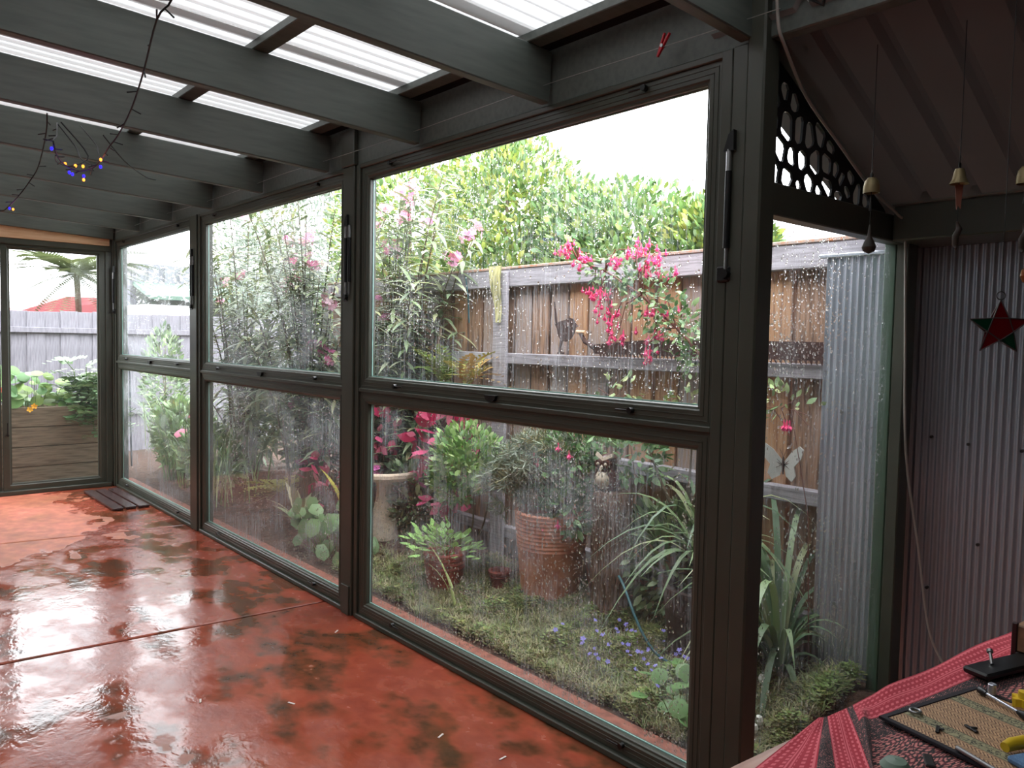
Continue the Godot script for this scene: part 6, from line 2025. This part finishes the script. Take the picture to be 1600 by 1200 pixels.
	hook.tube([Vector3(2.06, 2.60, -1.13), Vector3(2.07, 2.50, -1.10), Vector3(2.08, 2.44, -1.12), Vector3(2.08, 2.47, -1.16), Vector3(2.07, 2.56, -1.15)], 0.006, 6)
	hook.tube([Vector3(2.09, 2.55, -1.30), Vector3(2.10, 2.47, -1.15), Vector3(2.10, 2.55, -0.95), Vector3(2.10, 2.50, -0.70)], 0.0025, 5)
	solo("hanging_hook", hook, wire, "bent wire hook and string on the beam above the corner", "hook")
	# bells on strings
	var brass := plain("bell_brass", Color(0.56, 0.50, 0.36), 0.45, 0.5)
	var clay := plain("bell_clay", Color(0.50, 0.30, 0.24), 0.7)
	var shapes := [
		["dome_bell", "dome shaped bell hanging nearest the pierced screen", Vector3(2.30, 1.952, -1.066), [Vector2(0.001, 0.046), Vector2(0.011, 0.044), Vector2(0.019, 0.034), Vector2(0.0225, 0.018), Vector2(0.023, 0.0), Vector2(0.020, 0.0), Vector2(0.019, 0.016), Vector2(0.001, 0.04)]],
		["flared_bell", "small flared bell with a red tag before the corrugated wall", Vector3(2.30, 1.946, -0.830), [Vector2(0.001, 0.042), Vector2(0.011, 0.040), Vector2(0.014, 0.030), Vector2(0.017, 0.014), Vector2(0.025, 0.0), Vector2(0.023, 0.0), Vector2(0.014, 0.014), Vector2(0.001, 0.036)]],
		["dome_bell", "dome shaped bell at the edge beside the star lantern", Vector3(2.30, 1.925, -0.672), [Vector2(0.001, 0.046), Vector2(0.011, 0.044), Vector2(0.019, 0.034), Vector2(0.0225, 0.018), Vector2(0.023, 0.0), Vector2(0.020, 0.0), Vector2(0.019, 0.016), Vector2(0.001, 0.04)]],
	]
	for i in 3:
		var b: Array = shapes[i]
		var t := thing(b[0], b[1], "bell", b[2])
		var s := MB.new()
		s.lathe(b[3], 20)
		part("bell", s, brass, t)
		var c := MB.new()
		c.tube([Vector3(0, 0.042, 0), Vector3(0, lean_y(2.30) - b[2].y + 0.003, 0)], 0.0012, 5)
		c.tube([Vector3(-0.006, 0.044, 0), Vector3(-0.006, 0.056, 0), Vector3(0.006, 0.056, 0), Vector3(0.006, 0.044, 0)], 0.0015, 5)
		c.tube([Vector3(0, 0.035, 0), Vector3(0.001, -0.14, 0)], 0.0012, 5)
		part("string", c, wire, t)
		var g := MB.new()
		if i == 1: g.prism(PackedVector2Array([Vector2(-0.010, -0.002), Vector2(0.010, -0.002), Vector2(0.006, -0.066), Vector2(0.0, -0.058), Vector2(-0.004, -0.068)]), 0.003, Transform3D(Basis(Vector3.UP, -0.9), Vector3.ZERO))
		else: g.tube([Vector3(0, -0.01, 0), Vector3(0, -0.05, 0)], [0.003, 0.006], 6)
		part("tag", g, clay if i == 1 else wire, t)
		var k := MB.new()
		if i == 0: k.lathe([Vector2(0.001, -0.175), Vector2(0.016, -0.168), Vector2(0.020, -0.156), Vector2(0.014, -0.140), Vector2(0.006, -0.125), Vector2(0.003, -0.095), Vector2(0.001, -0.09)], 14)
		else: k.tube([Vector3(0, -0.10, 0), Vector3(0.006, -0.12, 0.004), Vector3(-0.007, -0.14, 0), Vector3(0.005, -0.16, -0.004), Vector3(0, -0.172, 0)], [0.003, 0.008, 0.009, 0.008, 0.003], 8)
		part("tassel", k, plain("tassel_dark", Color(0.22, 0.18, 0.15), 0.5) if not M.has("tassel_dark") else M.tassel_dark, t)
	# star lantern of coloured glass with leaded edges
	var star := thing("star_lantern", "five pointed star lantern of red and green glass", "lantern", Vector3(2.0, 1.552, -0.622))
	star.basis = Basis(Vector3.UP, -0.95)
	var red := plain("glass_red", Color(0.36, 0.02, 0.05), 0.1)
	var green := plain("glass_green", Color(0.03, 0.20, 0.13), 0.1)
	var tips := []
	var ins := []
	for k in 5:
		var a := PI / 2 + TAU * k / 5.0
		tips.append(Vector3(cos(a), sin(a), 0) * 0.064)
		ins.append(Vector3(cos(a + PI / 5), sin(a + PI / 5), 0) * 0.0275)
	var lead := MB.new()
	for sd in [-1.0, 1.0]:
		var hub := Vector3(0, 0, 0.017 * sd)
		var core := MB.new()
		for k in 5:
			var p0: Vector3 = ins[(k + 4) % 5] + Vector3(0, 0, 0.009 * sd)
			var p1: Vector3 = ins[k] + Vector3(0, 0, 0.009 * sd)
			core.poly([hub, p0, p1], Vector3(0, 0, sd))
			var s := MB.new()
			s.poly([p0, tips[k], p1], Vector3(0, 0, sd))
			part("point_pane", s, green if k % 2 == 1 else red, star)
			lead.tube([p0, tips[k]], 0.0015, 5)
			lead.tube([p1, tips[k]], 0.0015, 5)
			lead.tube([p0, p1], 0.0015, 5)
		part("centre_pane", core, red, star)
	for k in 5:
		lead.tube([ins[k] + Vector3(0, 0, 0.009), ins[k] - Vector3(0, 0, 0.009)], 0.0015, 5)
		var e := MB.new()
		for q in [(k + 4) % 5, k]: e.poly([ins[q] + Vector3(0, 0, 0.009), ins[q] - Vector3(0, 0, 0.009), tips[k]], Vector3(ins[q].y, -ins[q].x, 0.01).normalized())
		part("edge_pane", e, red if k % 2 == 0 else green, star)
	part("leading", lead, plain("lead", Color(0.28, 0.26, 0.26), 0.4, 0.6), star)
	var rg := MB.new()
	var rp := []
	for i in 15: rp.append(Vector3(cos(TAU * i / 14.0) * 0.009, 0.073 + sin(TAU * i / 14.0) * 0.009, 0))
	rg.tube(rp, 0.0014, 5, false)
	rg.tube([Vector3(0, 0.082, 0), Vector3(0, 0.97, 0)], 0.0009, 5)
	part("hanger", rg, wire, star)
	var amb := thing("amber_bauble", "amber glass bauble hanging at the picture edge", "bauble", Vector3(2.02, 1.672, -0.575))
	var am := MB.new()
	am.lathe([Vector2(0.001, -0.022), Vector2(0.012, -0.018), Vector2(0.018, -0.004), Vector2(0.015, 0.010), Vector2(0.006, 0.018), Vector2(0.001, 0.020)], 16)
	part("glass", am, plain("amber", Color(0.50, 0.27, 0.09), 0.12), amb)
	var ah := MB.new()
	ah.tube([Vector3(0, 0.018, 0), Vector3(0, 0.85, 0)], 0.0009, 5)
	part("string", ah, wire, amb)
